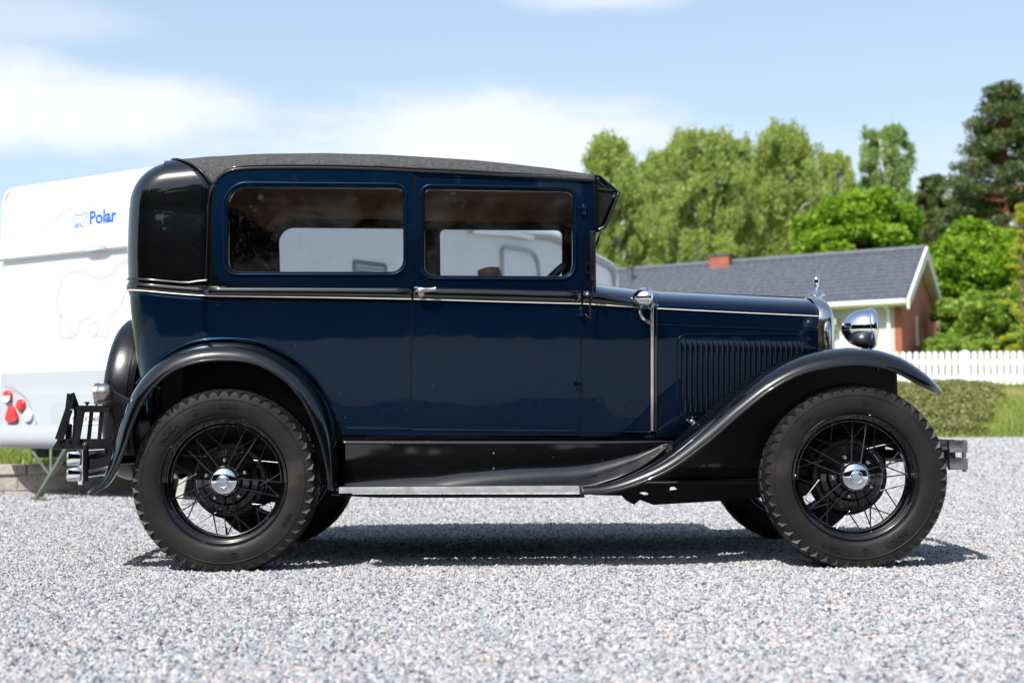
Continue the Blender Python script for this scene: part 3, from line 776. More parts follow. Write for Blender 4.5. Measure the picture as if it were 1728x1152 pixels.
for s in (0, 1):
    xl, zl = P(1088, 502, 6.02); yl = 6.05
    mb = MB()
    mb.lathe([(0.0, -0.052), (0.003, -0.051), (0.018, -0.045), (0.033, -0.028), (0.040, -0.008), (0.042, 0.006), (0.043, 0.012), (0.046, 0.014), (0.046, 0.022), (0.043, 0.027), (0.030, 0.035), (0.0, 0.038)], 32, (xl, yl, zl), 'X')
    mb.lathe([(0.0, -0.060), (0.004, -0.058), (0.005, -0.050)], 10, (xl, yl, zl), 'X')
    if s: mb = mb.mirrored(YC)
    lamp = mb.build('cowl_lamp', M['chrome'], car, angle=40)
    mb = MB(); mb.tube(spline([(P(1080, 518, 6.04)[0], 6.05, P(1080, 518, 6.04)[1]), (P(1081, 528, 6.04)[0], 6.05, P(1081, 528, 6.04)[1]), (P(1087, 539, 6.04)[0], 6.06, P(1087, 539, 6.04)[1]), (P(1096, 543, 6.08)[0], 6.09, P(1096, 543, 6.08)[1]), (P(1101, 543, 6.1)[0], 6.13, P(1101, 543, 6.1)[1])], 14), 0.008)
    if s: mb = mb.mirrored(YC)
    mb.build('lamp_arm', M['old_chrome'], lamp)
# ---- radiator shell, cap and mascot
def rad_sec(x, scale, zt0):
    s = []
    h = (YC - YS(1.39, 1.05) + 0.006) * scale; zc = 1.045; zb = 0.60
    for z in np.linspace(zb, zc, 6)[:-1]: s.append((x, YC - h, z))
    for k in range(17):
        a = k / 16 * math.pi / 2; s.append((x, YC - h * math.cos(a) ** 0.75, zc + (zt0 - zc) * math.sin(a) ** 0.8))
    return s + [(a, 2 * YC - b, c_) for a, b, c_ in reversed(s[:-1])]
zr = P(1390, 499, 6.55)[1]
xr0 = P(1382, 540, 6.36)[0]; xr1 = P(1411, 540, 6.36)[0]
rows = [rad_sec(xr0 - 0.004, 0.985, zr - 0.004), rad_sec(xr0, 1.005, zr), rad_sec(xr0 + 0.004, 1.01, zr + 0.001), rad_sec(lerp(xr0, xr1, .3), 1.012, zr), rad_sec(lerp(xr0, xr1, .55), 1.004, zr - 0.002), rad_sec(lerp(xr0, xr1, .75), 0.985, zr - 0.010), rad_sec(lerp(xr0, xr1, .9), 0.955, zr - 0.024), rad_sec(xr1, 0.90, zr - 0.045), rad_sec(xr1 - 0.003, 0.86, zr - 0.06), rad_sec(xr1 - 0.02, 0.84, zr - 0.068)]
MB().grid(rows).build('radiator_shell', M['old_chrome'], car, angle=50)
MB().box((xr1 - 0.03, YC, 0.88), (0.03, 0.50, 0.5)).build('radiator_core', M['under'], car)
xm, zm = P(1378, 497, YC)
mb = MB(); z0 = zr - 0.01
mb.lathe([(0.0, 0), (0.026, 0), (0.026, 0.012), (0.022, 0.018), (0.036, 0.024), (0.040, 0.030), (0.034, 0.036), (0.020, 0.042), (0.010, 0.048), (0.006, 0.056), (0.009, 0.062), (0.0125, 0.078), (0.0135, 0.094), (0.011, 0.108), (0.006, 0.114), (0.0, 0.116)], 28, (xm, YC, z0), 'Z')
for k in range(8):
    a = k * math.pi / 4; mb.box((xm + 0.036 * math.cos(a), YC + 0.036 * math.sin(a), z0 + 0.03), (0.012, 0.012, 0.010), bev=.003)
mb.build('radiator_cap', M['chrome'], car, angle=45)
# ---- headlamps
for s in (0, 1):
    yl = 6.22; xl, zl = P(1461, 554, 6.2)
    prof = [(0.0, -0.102), (0.02, -0.098), (0.045, -0.082), (0.066, -0.060), (0.079, -0.034), (0.0855, -0.008), (0.087, 0.010), (0.0865, 0.016), (0.089, 0.018), (0.091, 0.023), (0.0895, 0.032), (0.083, 0.043), (0.078, 0.047)]
    T = Matrix.Translation((xl, yl, zl)) @ Matrix.Rotation(R(-7), 4, 'Z')
    mb = MB(); mb.lathe(prof, 48, axis='X', M=T)
    mb2 = MB(); mb2.lathe([(0.0, 0.056), (0.04, 0.054), (0.078, 0.046)], 40, axis='X', M=T)
    if s: mb = mb.mirrored(YC); mb2 = mb2.mirrored(YC)
    lamp = mb.build('headlamp', M['chrome'], car, angle=40); mb2.build('lens', M['glass_plain'], lamp)
    mb = MB(); mb.tube([(xl - 0.0, yl, zl - 0.085), (xl, yl + .03, zl - 0.115)], 0.014)
    if s: mb = mb.mirrored(YC)
    mb.build('lamp_post', M['satin_black'], lamp)
mb = MB(); mb.tube([(xl, y, zl - 0.115 + 0.01 * (1 - ((y - YC) / 0.45) ** 2)) for y in np.linspace(YC - 0.45, YC + 0.45, 15)], 0.016); mb.build('headlamp_bar', M['satin_black'], car)

# ---- door furniture
x, z = onside(711, 493)
for d, mir in ((doors[0], 0), (doors[1], 1)):
    y = YS(x, z) - 0.011; mb = MB()
    T = Matrix.Translation((x, y, z))
    mb.lathe([(0.0, -0.012), (0.011, -0.010), (0.015, -0.004), (0.016, 0.006)], 20, M=T @ Matrix.Translation((0, 0, -0.004)) @ Matrix.Scale(1.4, 4, (0, 0, 1)))
    q = [(-0.020, -0.03, 0.001), (-0.008, -0.036, 0.003), (0.004, -0.037, 0.005), (0.02, -0.035, 0.006), (0.045, -0.032, 0.007), (0.064, -0.03, 0.010)]
    mb.tube(q, [0.006, 0.010, 0.0115, 0.009, 0.008, 0.009], flat=0.6, M=T); mb.tube([(0.0, -0.036, 0.004), (0, 0, 0)], 0.006, M=T)
    mb.lathe([(0, -.043), (.005, -.042), (.006, -.036)], 12, (0.0, 0, 0.004), M=T)
    if mir: mb = mb.mirrored(YC)
    mb.build('door_handle', M['nickel'], d, angle=50)
    for (hx, hy) in ((984.5, 355), (980, 527), (977, 650)):
        a, b = onside(hx, hy); yy = YS(a, b) - 0.012; mb = MB()
        mb.lathe([(0.0, -0.022), (0.0075, -0.021), (0.0095, -0.016), (0.0095, 0.016), (0.0075, 0.021), (0.0, 0.022)], 14, (a, yy - 0.004, b), 'Z'); mb.box((a - 0.012, yy + 0.008, b), (0.022, 0.012, 0.03), bev=0.003); mb.box((a + .006, yy + .010, b), (.014, .010, .026), bev=.003)
        if mir: mb = mb.mirrored(YC)
        mb.build('hinge', M['navy'], d)

# ---- sill, splash apron, running board, chassis
panel('sill', [(578, 736.5), (700, 737), (978, 738), (1100, 739), (1125, 741), (1120, 747), (578, 745)], [], M['satin_black'], car, off=-0.02, thick=0.02)
rows = []
for px in np.linspace(572, 1136, 48):
    yt = interp(px, [(572, 743), (700, 743.5), (1136, 744)]); yb = interp(px, [(572, 828), (960, 826), (1000, 821), (1040, 808), (1075, 793), (1105, 773), (1125, 755), (1136, 746)])
    fl = interp(px, [(572, 0.015), (740, 0.03), (860, 0.07), (960, 0.10), (1060, 0.11), (1136, 0.07)])
    row = []
    for k in range(15):
        s = k / 14; Y = 6.025 - fl * s ** 5; x, z = P(px, lerp(yt, yb, s), Y); row.append((x, Y, z))
    rows.append(row)
MB().grid(rows).build('splash_apron', M['black'], car, both=YC, angle=70, solid=0.006)
sidebead('apron_bead', [(578, 744), (700, 744.5), (900, 745), (1060, 744.5), (1134, 744.5)], 0.005, M['black'], car, -0.008, n=50)
for (a, b) in ((833, 764), (833, 790)):
    mb = MB(); x, z = P(a, b, 6.0); mb.lathe([(0, -0.008), (0.004, -0.007), (0.0055, 0.0), (0.0055, 0.03)], 12, (x, 6.012, z))
    mb.build('apron_bolt', M['old_chrome'], car, both=YC)
x0, zt = P(572, 821.5, 5.86); x1, _ = P(977, 822, 5.86); zb_ = P(572, 832, 5.86)[1]
mb = MB(); mb.box(((x0 + x1) / 2, 5.86, (zt + zb_) / 2), (x1 - x0, 0.012, zt - zb_), bev=0.003)
mb.build('running_board_trim', M['alu'], car, both=YC)
mb = MB(); mb.box(((x0 + x1) / 2, 5.95, zt - 0.012), (x1 - x0 - 0.004, 0.165, 0.016))
n = 110
for i in range(n):
    x = lerp(x0 + 0.01, x1 - 0.01, i / (n - 1)); mb.box((x, 5.95, zt - 0.0025), (0.0045, 0.16, 0.005))
mb.build('running_board', M['mat_rubber'], car, both=YC)
mb = MB(); mb.prism([P(560, 834, 6.0), P(985, 834, 6.0), P(985, 838, 6.0), P(640, 838, 6.0)], 5.94, 6.02)
mb.build('board_bracket', M['under'], car, both=YC)
mb = MB()
for s in (-0.36, 0.36): mb.box((0.0, YC + s, 0.47), (3.3, 0.05, 0.12), bev=0.006)
for x in (-1.5, -0.6, 0.5, 1.6): mb.box((x, YC, 0.47), (0.07, 0.72, 0.09))
mb.build('chassis_frame', M['under'], car)
mb = MB()
pan = [P(1000, 745, 6.5), P(1000, 835, 6.5), P(1050, 836, 6.5), P(1058, 845, 6.5), P(1070, 851, 6.5), P(1080, 843, 6.5), P(1102, 851.5, 6.5), P(1215, 845, 6.5), P(1300, 838, 6.5), P(1330, 745, 6.5)]
hole = [P(1078, 831, 6.5), P(1086, 829.5, 6.5), P(1096, 832, 6.5), P(1097, 836, 6.5), P(1090, 836.5, 6.5)]
hole2 = [P(1134, 812, 6.5), P(1139, 820, 6.5), P(1147, 827, 6.5), P(1130, 829.5, 6.5), P(1131, 815, 6.5)]
panel('engine_pan', pan, [hole, hole2], [M['under'], M['under']], car, S=lambda x, z: 6.50, px=False, thick=0.1, both=False)
mb.lathe([(0.0, -0.3), (0.05, -0.3), (0.065, -0.28), (0.065, 0.25), (0.04, 0.28), (0.0, 0.28)], 20, (-0.3, YC + 0.15, 0.40), 'X')
mb.tube([(-1.7, YC + 0.15, 0.40), (-0.5, YC + 0.15, 0.40)], 0.022); mb.tube([(-0.9, YC - .0, 0.40), (0.9, YC - 0.0, 0.45)], 0.04)
mb.lathe([(0, -.15), (.1, -.12), (.12, 0), (.1, .12), (0, .15)], 20, (0.7, YC, 0.42), 'X')
mb.tube([(-0.9, YC, 0.36), (-1.2, YC + .65, 0.38)], 0.018); mb.tube([(-0.9, YC, 0.36), (-1.2, YC - .65, 0.38)], 0.018)
mb.tube([(0.35, YC, 0.33), (1.4, YC + .55, 0.36)], 0.016); mb.tube([(0.35, YC, 0.33), (1.4, YC - .55, 0.36)], 0.016)
mb.build('drive_train', M['under'], car)

# ---- fenders
def fender(name, pts, per=7, na=9, nb=6):
    """pts: lip px,py,Y | crest px,py,Y | inner px,py,Y"""
    lip = cat([(*P(a[0], a[1], a[2]), a[2]) for a in (p[0:3] for p in pts)], per)
    cre = cat([(*P(a[0], a[1], a[2]), a[2]) for a in (p[3:6] for p in pts)], per)
    inn = cat([(*P(a[0], a[1], a[2]), a[2]) for a in (p[6:9] for p in pts)], per)
    rows = []; lipw = []
    for L_, C_, I_ in zip(lip, cre, inn):
        row = [(L_[0], L_[2] + 0.012, L_[1])] # rolled edge
        for k in range(na + 1):
            s = k / na; a = s * math.pi / 2
            row.append((lerp(L_[0], C_[0], math.sin(a)), L_[2] + (C_[2] - L_[2]) * (1 - math.cos(a)), lerp(L_[1], C_[1], math.sin(a))))
        for k in range(1, nb + 1):
            s = k / nb; e = s * s
            row.append((lerp(C_[0], I_[0], e), lerp(C_[2], I_[2], s), lerp(C_[1], I_[1], e)))
        rows.append(row); lipw.append((L_[0], L_[2] + 0.002, L_[1]))
    mb = MB(); mb.grid(rows)
    o = mb.build(name, M['black'], car, both=YC, angle=70, solid=0.004)
    for f, mir in zip(o, (0, 1)):
        t = MB(); t.tube(lipw, 0.0065); (t.mirrored(YC) if mir else t).build('rolled_edge', M['black'], f, angle=70)
    return o, rows
FF = [ # front fender
 (978, 832, 5.855, 978, 821.5, 5.875, 978, 820, 6.03),
 (1030, 829, 5.85, 1025, 815, 5.885, 1020, 812, 6.03),
 (1085, 813, 5.845, 1075, 795, 5.90, 1070, 791, 6.04),
 (1140, 786, 5.84, 1122, 767, 5.92, 1115, 763, 6.06),
 (1200, 741, 5.84, 1175, 722, 5.94, 1165, 718, 6.12),
 (1250, 697, 5.84, 1228, 676, 5.95, 1218, 673, 6.18),
 (1300, 658, 5.84, 1285, 632, 5.96, 1278, 630, 6.25),
 (1350, 631, 5.84, 1342, 603, 5.97, 1338, 603, 6.28),
 (1405, 617.5, 5.84, 1405, 588.5, 5.975, 1405, 590, 6.30),
 (1460, 615, 5.845, 1466, 588.5, 5.98, 1468, 592, 6.31),
 (1505, 624, 5.85, 1516, 602.5, 5.985, 1518, 609, 6.31),
 (1545, 644, 5.865, 1553, 625.5, 5.99, 1553, 632, 6.28),
 (1570, 656, 5.89, 1575, 645.5, 6.0, 1573, 652, 6.20),
 (1586, 662.5, 5.94, 1587, 659, 6.0, 1586, 662, 6.10)]
(ffn, fff), frows = fender('front_fender', FF)
# inner wall of the front fender
rows = []
for r in frows[20:71]:
    x, y, z = r[-1]; rows.append([(x, y, z), (x - 0.01, y + 0.01, z - 0.06), (x - 0.01, y + 0.02, max(0.43, z - 0.4))])
MB().grid(rows).build('fender_apron', M['under'], car, both=YC, solid=0.004)
RF = [ # rear fender
 (153, 834, 5.90, 150, 829, 5.97, 162, 829, 6.08),
 (184, 812, 5.87, 174, 808, 5.96, 187, 812, 6.12),
 (205, 770, 5.85, 193, 764, 5.95, 208, 767, 6.14),
 (222, 718, 5.84, 209, 706, 5.95, 226, 708, 6.12),
 (246, 668, 5.84, 232, 652, 5.95, 250, 651, 6.08),
 (285, 629, 5.84, 273, 608, 5.95, 276, 607, 6.02),
 (332, 611, 5.84, 325, 584, 5.95, 325, 582, 6.02),
 (382, 607, 5.84, 382, 577.5, 5.95, 382, 576, 6.02),
 (430, 613, 5.84, 438, 585, 5.95, 440, 582, 6.02),
 (474, 636, 5.84, 490, 612, 5.95, 493, 608, 6.02),
 (508, 672, 5.84, 530, 650, 5.95, 534, 646, 6.02),
 (533, 722, 5.84, 556, 697, 5.94, 560, 693, 6.02),
 (549, 776, 5.845, 567, 752, 5.92, 572, 748, 6.02),
 (556, 826, 5.85, 568, 828, 5.90, 574, 828, 6.02)]
(rfn, rff), rrows = fender('rear_fender', RF)
sidebead('fender_piping', [(230, 648), (276, 603), (325, 577.5), (382, 571.5), (440, 578), (493, 604), (534, 642), (560, 689), (574, 722)], 0.006, M['navy'], car, 0.0, n=60)
mb = MB()
arc = [(P(384, 810, 6.0)[0] + 0.605 * math.cos(a), 0.375 + 0.605 * math.sin(a)) for a in np.linspace(R(110), R(5), 16)]
rows = [[(x, 6.048, z + 0.01), (x, 6.065, z + 0.005), (x, 6.085, z)] for x, z in arc]
MB().grid(rows).build('wheel_house', M['under'], car, both=YC, solid=0.004)
mb = MB(); mb.add([(x, 6.085, z) for x, z in arc] + [(x, 6.085, 0.45) for x, z in arc], [(i, i + 1, i + 1 + len(arc), i + len(arc)) for i in range(len(arc) - 1)]); mb.build('wheel_house', M['under'], car, both=YC, solid=0.004)
MB().box((-1.40, 6.10, 0.68), (0.20, 0.01, 0.48)).build('wheel_house', M['under'], car, both=YC)
# bolts on fenders
for (a, b, Y, par, nm) in ((1480, 622, 5.86, ffn, 'fender_bolt'), (177, 806, 5.90, rfn, 'fender_bolt'), (270, 655, 5.845, rfn, 'fender_bolt')):
    x, z = P(a, b, Y); MB().lathe([(0, -0.008), (0.004, -0.007), (0.006, 0.0), (0.006, 0.01)], 12, (x, Y - 0.004, z)).build(nm, M['satin_black'], par)

# ---- wheels
def text_mesh(s, size, extr=0.001, bold=0.0):
    cu = bpy.data.curves.new('lettering', 'FONT'); cu.body = s; cu.size = size; cu.extrude = extr; cu.offset = bold
    cu.align_x = 'CENTER'; cu.align_y = 'CENTER'; cu.resolution_u = 3
    o = bpy.data.objects.new('lettering', cu); col.objects.link(o)
    bpy.context.view_layer.update()
    me = bpy.data.meshes.new_from_object(o.evaluated_get(bpy.context.evaluated_depsgraph_get()))
    vs = [v.co.copy() for v in me.vertices]; fs = [tuple(p.vertices) for p in me.polygons]
    bpy.data.objects.remove(o); bpy.data.curves.remove(cu); bpy.data.meshes.remove(me)
    return vs, fs
def ring_text(mb, s, r, ang, size, y, mi=0):
    vs, fs = text_mesh(s, size, 0.0022, 0.0006)
    out = []
    for v in vs:
        a = ang - v.x / r; rr = r + v.y
        out.append((rr * math.cos(a), y - v.z, rr * math.sin(a)))
    mb.add(out, fs, mi)
def make_wheel():
    hub = MB()   # hub shell, flange and drum (outward is -Y)
    hub.lathe([(0.0, -0.052), (0.058, -0.050), (0.062, -0.040), (0.062, -0.020), (0.068, -0.014), (0.094, -0.010), (0.100, -0.004), (0.104, 0.004), (0.126, 0.008), (0.131, 0.014), (0.133, 0.026), (0.128, 0.032), (0.0, 0.034)], 56)
    w = link('wheel', hub.mesh('wheel', 35), M['black'], None)
    drum = MB(); drum.lathe([(0.0, 0.034), (0.148, 0.036), (0.156, 0.042), (0.158, 0.085), (0.165, 0.088), (0.165, 0.096), (0.0, 0.10)], 56)
    def kid(mb, nm, m, ang=35, recalc=True, label=None):
        o = link(nm, mb.mesh(nm, ang, recalc), m, None); o.parent = w; return o
    kid(drum, 'brake_drum', M['satin_black'])
    t = MB()
    prof = [(0.258, -0.050), (0.266, -0.058), (0.272, -0.064), (0.2735, -0.0665), (0.276, -0.0665), (0.278, -0.0685), (0.292, -0.0735), (0.306, -0.0760), (0.318, -0.0765), (0.328, -0.0755), (0.3295, -0.0770), (0.332, -0.0770), (0.334, -0.0745), (0.346, -0.0728), (0.3615, -0.0685), (0.3705, -0.057), (0.3742, -0.028), (0.3752, 0.0)]
    prof = prof + [(r, -y) for r, y in reversed(prof[:-1])]
    prof = [(r_ - 0.0115 * (1 - smooth01((r_ - 0.277) / 0.055)), y_) for r_, y_ in prof]
    t.lathe(prof, 120)
    NL = 50
    for sgn in (-1, 1):
        for k in range(NL):
            a = 2 * math.pi * (k + (0.5 if sgn > 0 else 0)) / NL; d = math.pi / NL
            def q(r, y, t_): return (r * math.cos(a + t_ * d), sgn * y, r * math.sin(a + t_ * d))
            vs = [q(0.336, 0.0735, 0), q(0.3700, 0.0665, 0.93), q(0.3700, 0.0665, -0.93), q(0.3745, 0.054, 0.92), q(0.3745, 0.054, -0.92), q(0.363, 0.0765, 0.0), q(0.3765, 0.026, 0.6), q(0.3765, 0.026, -0.6),
                  q(0.352, 0.062, 0.93), q(0.352, 0.062, -0.93), q(0.362, 0.026, 0.3), q(0.362, 0.026, -0.3)]
            fs = [(0, 1, 5), (0, 5, 2), (5, 1, 3), (5, 4, 2), (5, 3, 4), (3, 6, 7, 4), (1, 8, 3), (8, 10, 6, 3), (2, 4, 9), (9, 4, 7, 11), (6, 10, 11, 7), (0, 8, 1), (0, 2, 9)]
            t.add(vs, fs)
    for row in (-0.013, 0.013):
        for k in range(NL):
            a = 2 * math.pi * (k + (0.25 if row < 0 else 0.75)) / NL; T = Matrix.Rotation(-a, 4, 'Y') @ Matrix.Translation((0.3725, row, 0)) @ Matrix.Rotation(R(28 if row < 0 else -28), 4, 'X')
            t.box((0, 0, 0), (0.012, 0.016, 0.036), M=T)
    A0 = R(139)
    ring_text(t, 'NOKIA', 0.300, A0, 0.034, -0.0768); ring_text(t, '5.50-19', 0.304, A0 - R(53), 0.026, -0.0768)
    ring_text(t, '5125019', 0.300, A0 - R(170), 0.018, -0.0768)
    for aa in (A0 - R(26), A0 - R(220)):
        ring = [(0.302 * math.cos(aa) + 0.012 * math.cos(b), -0.0768, 0.302 * math.sin(aa) + 0.012 * math.sin(b)) for b in np.linspace(0, 2 * math.pi, 16, endpoint=False)]
        t.tube(ring, 0.0012, True, 5); ring_text(t, 'N', 0.302, aa, 0.016, -0.0768)
    for k in range(24):
        a = 2 * math.pi * (k + 0.3) / 24; t.tube([(0.264 * math.cos(a), -0.0672, 0.264 * math.sin(a)), (0.278 * math.cos(a), -0.0722, 0.278 * math.sin(a))], 0.0009, seg=4)
        t.lathe([(0, -.0015), (.0012, -.001), (.0012, .001)], 6, (0.312 * math.cos(a + .1), -.0768, 0.312 * math.sin(a + .1)))
    kid(t, 'tyre', M['rubber'], 28)
    rim = MB()
    rp = [(0.226, 0.0), (0.228, -0.014), (0.236, -0.022), (0.238, -0.030), (0.2445, -0.034), (0.2465, -0.043), (0.253, -0.0455), (0.2555, -0.053), (0.262, -0.0560), (0.266, -0.0625), (0.270, -0.0655), (0.273, -0.064), (0.274, -0.058), (0.268, -0.050), (0.262, -0.045)]
    rp = [(0.226 + (r_ - 0.226) * 0.76, y_) for r_, y_ in rp]
    rim.lathe(rp + [(r, -y) for r, y in reversed(rp[1:-1])] , 96)
    rim.lathe([(0.222, -0.012), (0.226, -0.014), (0.226, 0.014), (0.222, 0.012)], 96, closed=True)
    rim.tube([(0, -0.0, -0.226), (0, -0.004, -0.190)], [0.004, 0.0032])
    kid(rim, 'rim', M['black'], 30)
    sp = MB()
    for k in range(10):
        a = R(36 * k + 8); b = a + R(13 if k % 2 else -13) * 0.8
        sp.tube([(0.060 * math.cos(a), -0.044, 0.060 * math.sin(a)), (0.226 * math.cos(b), -0.008, 0.226 * math.sin(b))], [0.0033, 0.0026], seg=6)
    for k in range(20):
        a = R(18 * k + 4); b = a + (R(22) if k % 2 else R(-22)); yy = 0.018 if k % 2 else 0.026
        sp.tube([(0.126 * math.cos(a), yy, 0.126 * math.sin(a)), (0.227 * math.cos(b), 0.006, 0.227 * math.sin(b))], [0.0033, 0.0026], seg=6)
    kid(sp, 'spokes', M['satin_black'])
    cap = MB(); cap.lathe([(0.0, -0.083), (0.021, -0.0825), (0.0225, -0.0815), (0.0235, -0.0805), (0.0255, -0.0815), (0.040, -0.079), (0.051, -0.073), (0.058, -0.064), (0.0605, -0.052), (0.0605, -0.046)], 48)
    c_ = kid(cap, 'hub_cap', M['chrome'])
    em = MB(); em.lathe([(0.0, -0.0845), (0.018, -0.084), (0.0195, -0.082)], 32, M=Matrix.Scale(0.72, 4, (0, 0, 1)))
    o = link('emblem', em.mesh('emblem', 40), M['emblem'], None); o.parent = c_
    em = MB(); vs, fs = text_mesh('Ford', 0.0155, 0.0004, 0.0002)
    em.add([(v.x * 1.0 + v.y * 0.25, -0.0848 - v.z, v.y) for v in vs], fs); o = link('emblem_script', em.mesh('emblem_script', 30), M['alu'], None); o.parent = c_
    for k in range(5):
        a = R(72 * k + 22); n_ = MB()
        n_.lathe([(0.0, -0.026), (0.005, -0.025), (0.009, -0.019), (0.0095, -0.012)], 6, (0.083 * math.cos(a), -0.002, 0.083 * math.sin(a))); n_.lathe([(0.0, -0.030), (0.006, -0.028), (0.0085, -0.022)], 14, (0.083 * math.cos(a), -0.002, 0.083 * math.sin(a)))
        kid(n_, 'wheel_nut', M['old_chrome'])
    return w
M['emblem'] = plain('emblem_blue', (0.16, 0.22, 0.30), 0.3, coat=0.8)
def copy_tree(o, parent=None):
    c = o.copy(); col.objects.link(c); c.parent = parent
    for ch in list(o.children): copy_tree(ch, c)
    return c
wheel0 = make_wheel()
WY = 5.98
for i, (px, py, far) in enumerate(((379, 811, 0), (1442, 803.5, 0), (379, 811, 1), (1442, 803.5, 1))):
    w = wheel0 if i == 0 else copy_tree(wheel0)
    x, z = P(px, py, 5.93)
    w.parent = car
    y = WY if not far else 2 * YC - WY
    w.location = (x, y - YC, z)
    ang = (0.0, R(197), R(60), R(140))[i]
    w.scale = (1.022, 1.06, 1.022); w.rotation_mode = 'XYZ'; w.rotation_euler = (0, ang, R(180) if far else 0)
mb = MB(); 
for px, py in ((378, 810), (1442, 803.5)):
    x, z = P(px, py, 5.93); mb.tube([(x, WY + 0.05, z), (x, 2 * YC - WY - 0.05, z)], 0.035)
x, z = P(378, 810, 5.93)
mb.lathe([(0, -.14), (.08, -.12), (.15, -.04), (.15, .04), (.08, .12), (0, .14)], 24, (x, YC, z))
for (px, py) in ((378, 810), (1442, 803.5)):   # leaf springs across the car
    x, z = P(px, py, 5.93); mb.tube([(x + .06, y, z + 0.15 - 0.22 * ((y - YC) / 0.6) ** 2) for y in np.linspace(YC - .55, YC + .55, 15)], 0.03, flat=1.6)
for s in (-1, 1):   # shock absorbers and brake rods
    mb.lathe([(0, -.03), (.045, -.025), (.045, .025), (0, .03)], 18, (x - 0.22, YC + s * 0.40, 0.55)); mb.tube([(x - .22, YC + s * .4, .55), (x - .05, YC + s * .5, .42)], .012)
    mb.tube([(-1.2, YC + s * .55, .35), (1.4, YC + s * .5, .35)], 0.006)
mb.build('axles_and_springs', M['under'], car)
# ---- spare wheel in its black cover
xs_, zs_ = P(203, 645, YC)
T = Matrix.Translation((-1.765, YC, 0.735)) @ Matrix.Rotation(R(3.5), 4, 'Y')
mb = MB(); mb.lathe([(0.0, -0.078), (0.2, -0.078), (0.30, -0.074), (0.35, -0.062), (0.372, -0.040), (0.380, -0.010), (0.380, 0.030), (0.376, 0.050), (0.370, 0.052), (0.368, 0.058), (0.372, 0.062), (0.366, 0.078), (0.350, 0.085), (0.25, 0.080), (0.0, 0.078)], 64, axis='X', M=T)
mb.build('spare_wheel_cover', M['satin_black'], car, angle=40)
mb = MB(); mb.tube([(-1.76, YC, .7), (-1.5, YC, .6)], .04); mb.build('spare_wheel_carrier', M['under'], car)
# ---- tail lamps
for s in (0, 1):
    xl, zl = P(178, 663, 5.98); yl = 6.0
    T = Matrix.Translation((xl, yl, zl)) @ Matrix.Rotation(R(-4), 4, 'Y')
    mb = MB(); mb.lathe([(0.0, 0.026), (0.020, 0.024), (0.034, 0.014), (0.0415, -0.004), (0.043, -0.022), (0.0445, -0.026), (0.0465, -0.030), (0.0455, -0.044), (0.040, -0.048)], 32, axis='X', M=T)
    if s: mb = mb.mirrored(YC)
    lamp = mb.build('tail_lamp', M['nickel'], car, angle=35)
    mb = MB(); mb.lathe([(0.0, -0.055), (0.025, -0.053), (0.040, -0.047)], 28, axis='X', M=T); 
    if s: mb = mb.mirrored(YC)
    mb.build('lens', M['red_lens'] if 'red_lens' in M else M['leather'], lamp)
    q = [P(188, 662, 6.0), P(197, 667, 6.0), P(208, 673, 6.0), P(224, 681, 5.98), P(232, 684, 5.96)]
    mb = MB(); mb.tube([(a, 6.0, b) for a, b in q], [0.013, 0.012, 0.013, 0.016, 0.018], flat=0.6)
    if s: mb = mb.mirrored(YC)
    mb.build('lamp_bracket', M['satin_black'], lamp)
# ---- rear bumper, tow frame
def PX(px, Y): return P(px, 700, Y)[0]
def PZ(py, Y, px=150): return P(px, py, Y)[1]
mb = MB()
yb0 = 5.93
xb = PX(122, yb0)
for (ya, yb_) in ((762, 785), (790, 811)):
    za, zb2 = PZ(ya, yb0), PZ(yb_, yb0)
    rows = []
    for y in np.linspace(yb0, 2 * YC - yb0, 25):
        t = (y - YC) / (YC - yb0); x = xb - 0.045 * (1 - abs(t) ** 3) ; 
        rows.append([(x, y, zb2), (x - 0.006, y, lerp(zb2, za, .15)), (x - 0.009, y, lerp(zb2, za, .5)), (x - 0.006, y, lerp(zb2, za, .85)), (x, y, za)])
    mb.grid(rows)
    for y in (yb0 - 0.004, 2 * YC - yb0 + 0.004):
        s = -1 if y < YC else 1
        T = Matrix.Translation((xb + 0.012, y, (za + zb2) / 2)) @ Matrix.Scale(0.55, 4, (0, 1, 0)); h_ = (za - zb2) / 2; mb.lathe([(0.0, -h_), (0.026, -h_), (0.030, -h_ + .004), (0.0315, -h_ * .4), (0.0315, h_ * .4), (0.030, h_ - .004), (0.026, h_), (0.0, h_)], 28, axis='Z', M=T)
mb.build('rear_bumper', M['chrome'], car, angle=40, solid=0.006)
mb = MB()
for y in (yb0 + 0.012, 2 * YC - yb0 - 0.012): mb.lathe([(0, -0.075), (0.013, -0.074), (0.013, 0.070), (0.0, 0.072)], 16, (xb + 0.036, y, PZ(787, yb0)), 'Z')
mb.build('bumper_end_bolt', M['chrome'], car)
mb = MB()
for s in (0, 1):
    m = MB(); y = 5.97
    m.prism([P(135, 775, y), P(158, 775, y), P(180, 769, y), P(200, 769, y), P(200, 785, y), P(182, 786, y), P(158, 792, y), P(135, 792, y)], y, y + 0.012)
    xx = PX(146, y)
    m.lathe([(0, -.075), (.012, -.075), (.012, .072), (.016, .074), (.012, .085), (0, .087)], 14, (xx, y - .006, PZ(781, y)), 'Z')
    m.tube([(PX(195, y), y + .006, PZ(777, y)), (-1.4, YC - .36, .47)], 0.02)
    mb2 = m if not s else m.mirrored(YC); mb.add(mb2.v, mb2.f)
mb.build('bumper_bracket', M['satin_black'], car)
mb = MB()
Ya = 6.12
lo = [P(88, 757, Ya), P(98, 740, Ya), P(220, 740, Ya), P(220, 757, Ya)]
mb.prism(lo, Ya, Ya + 0.012)
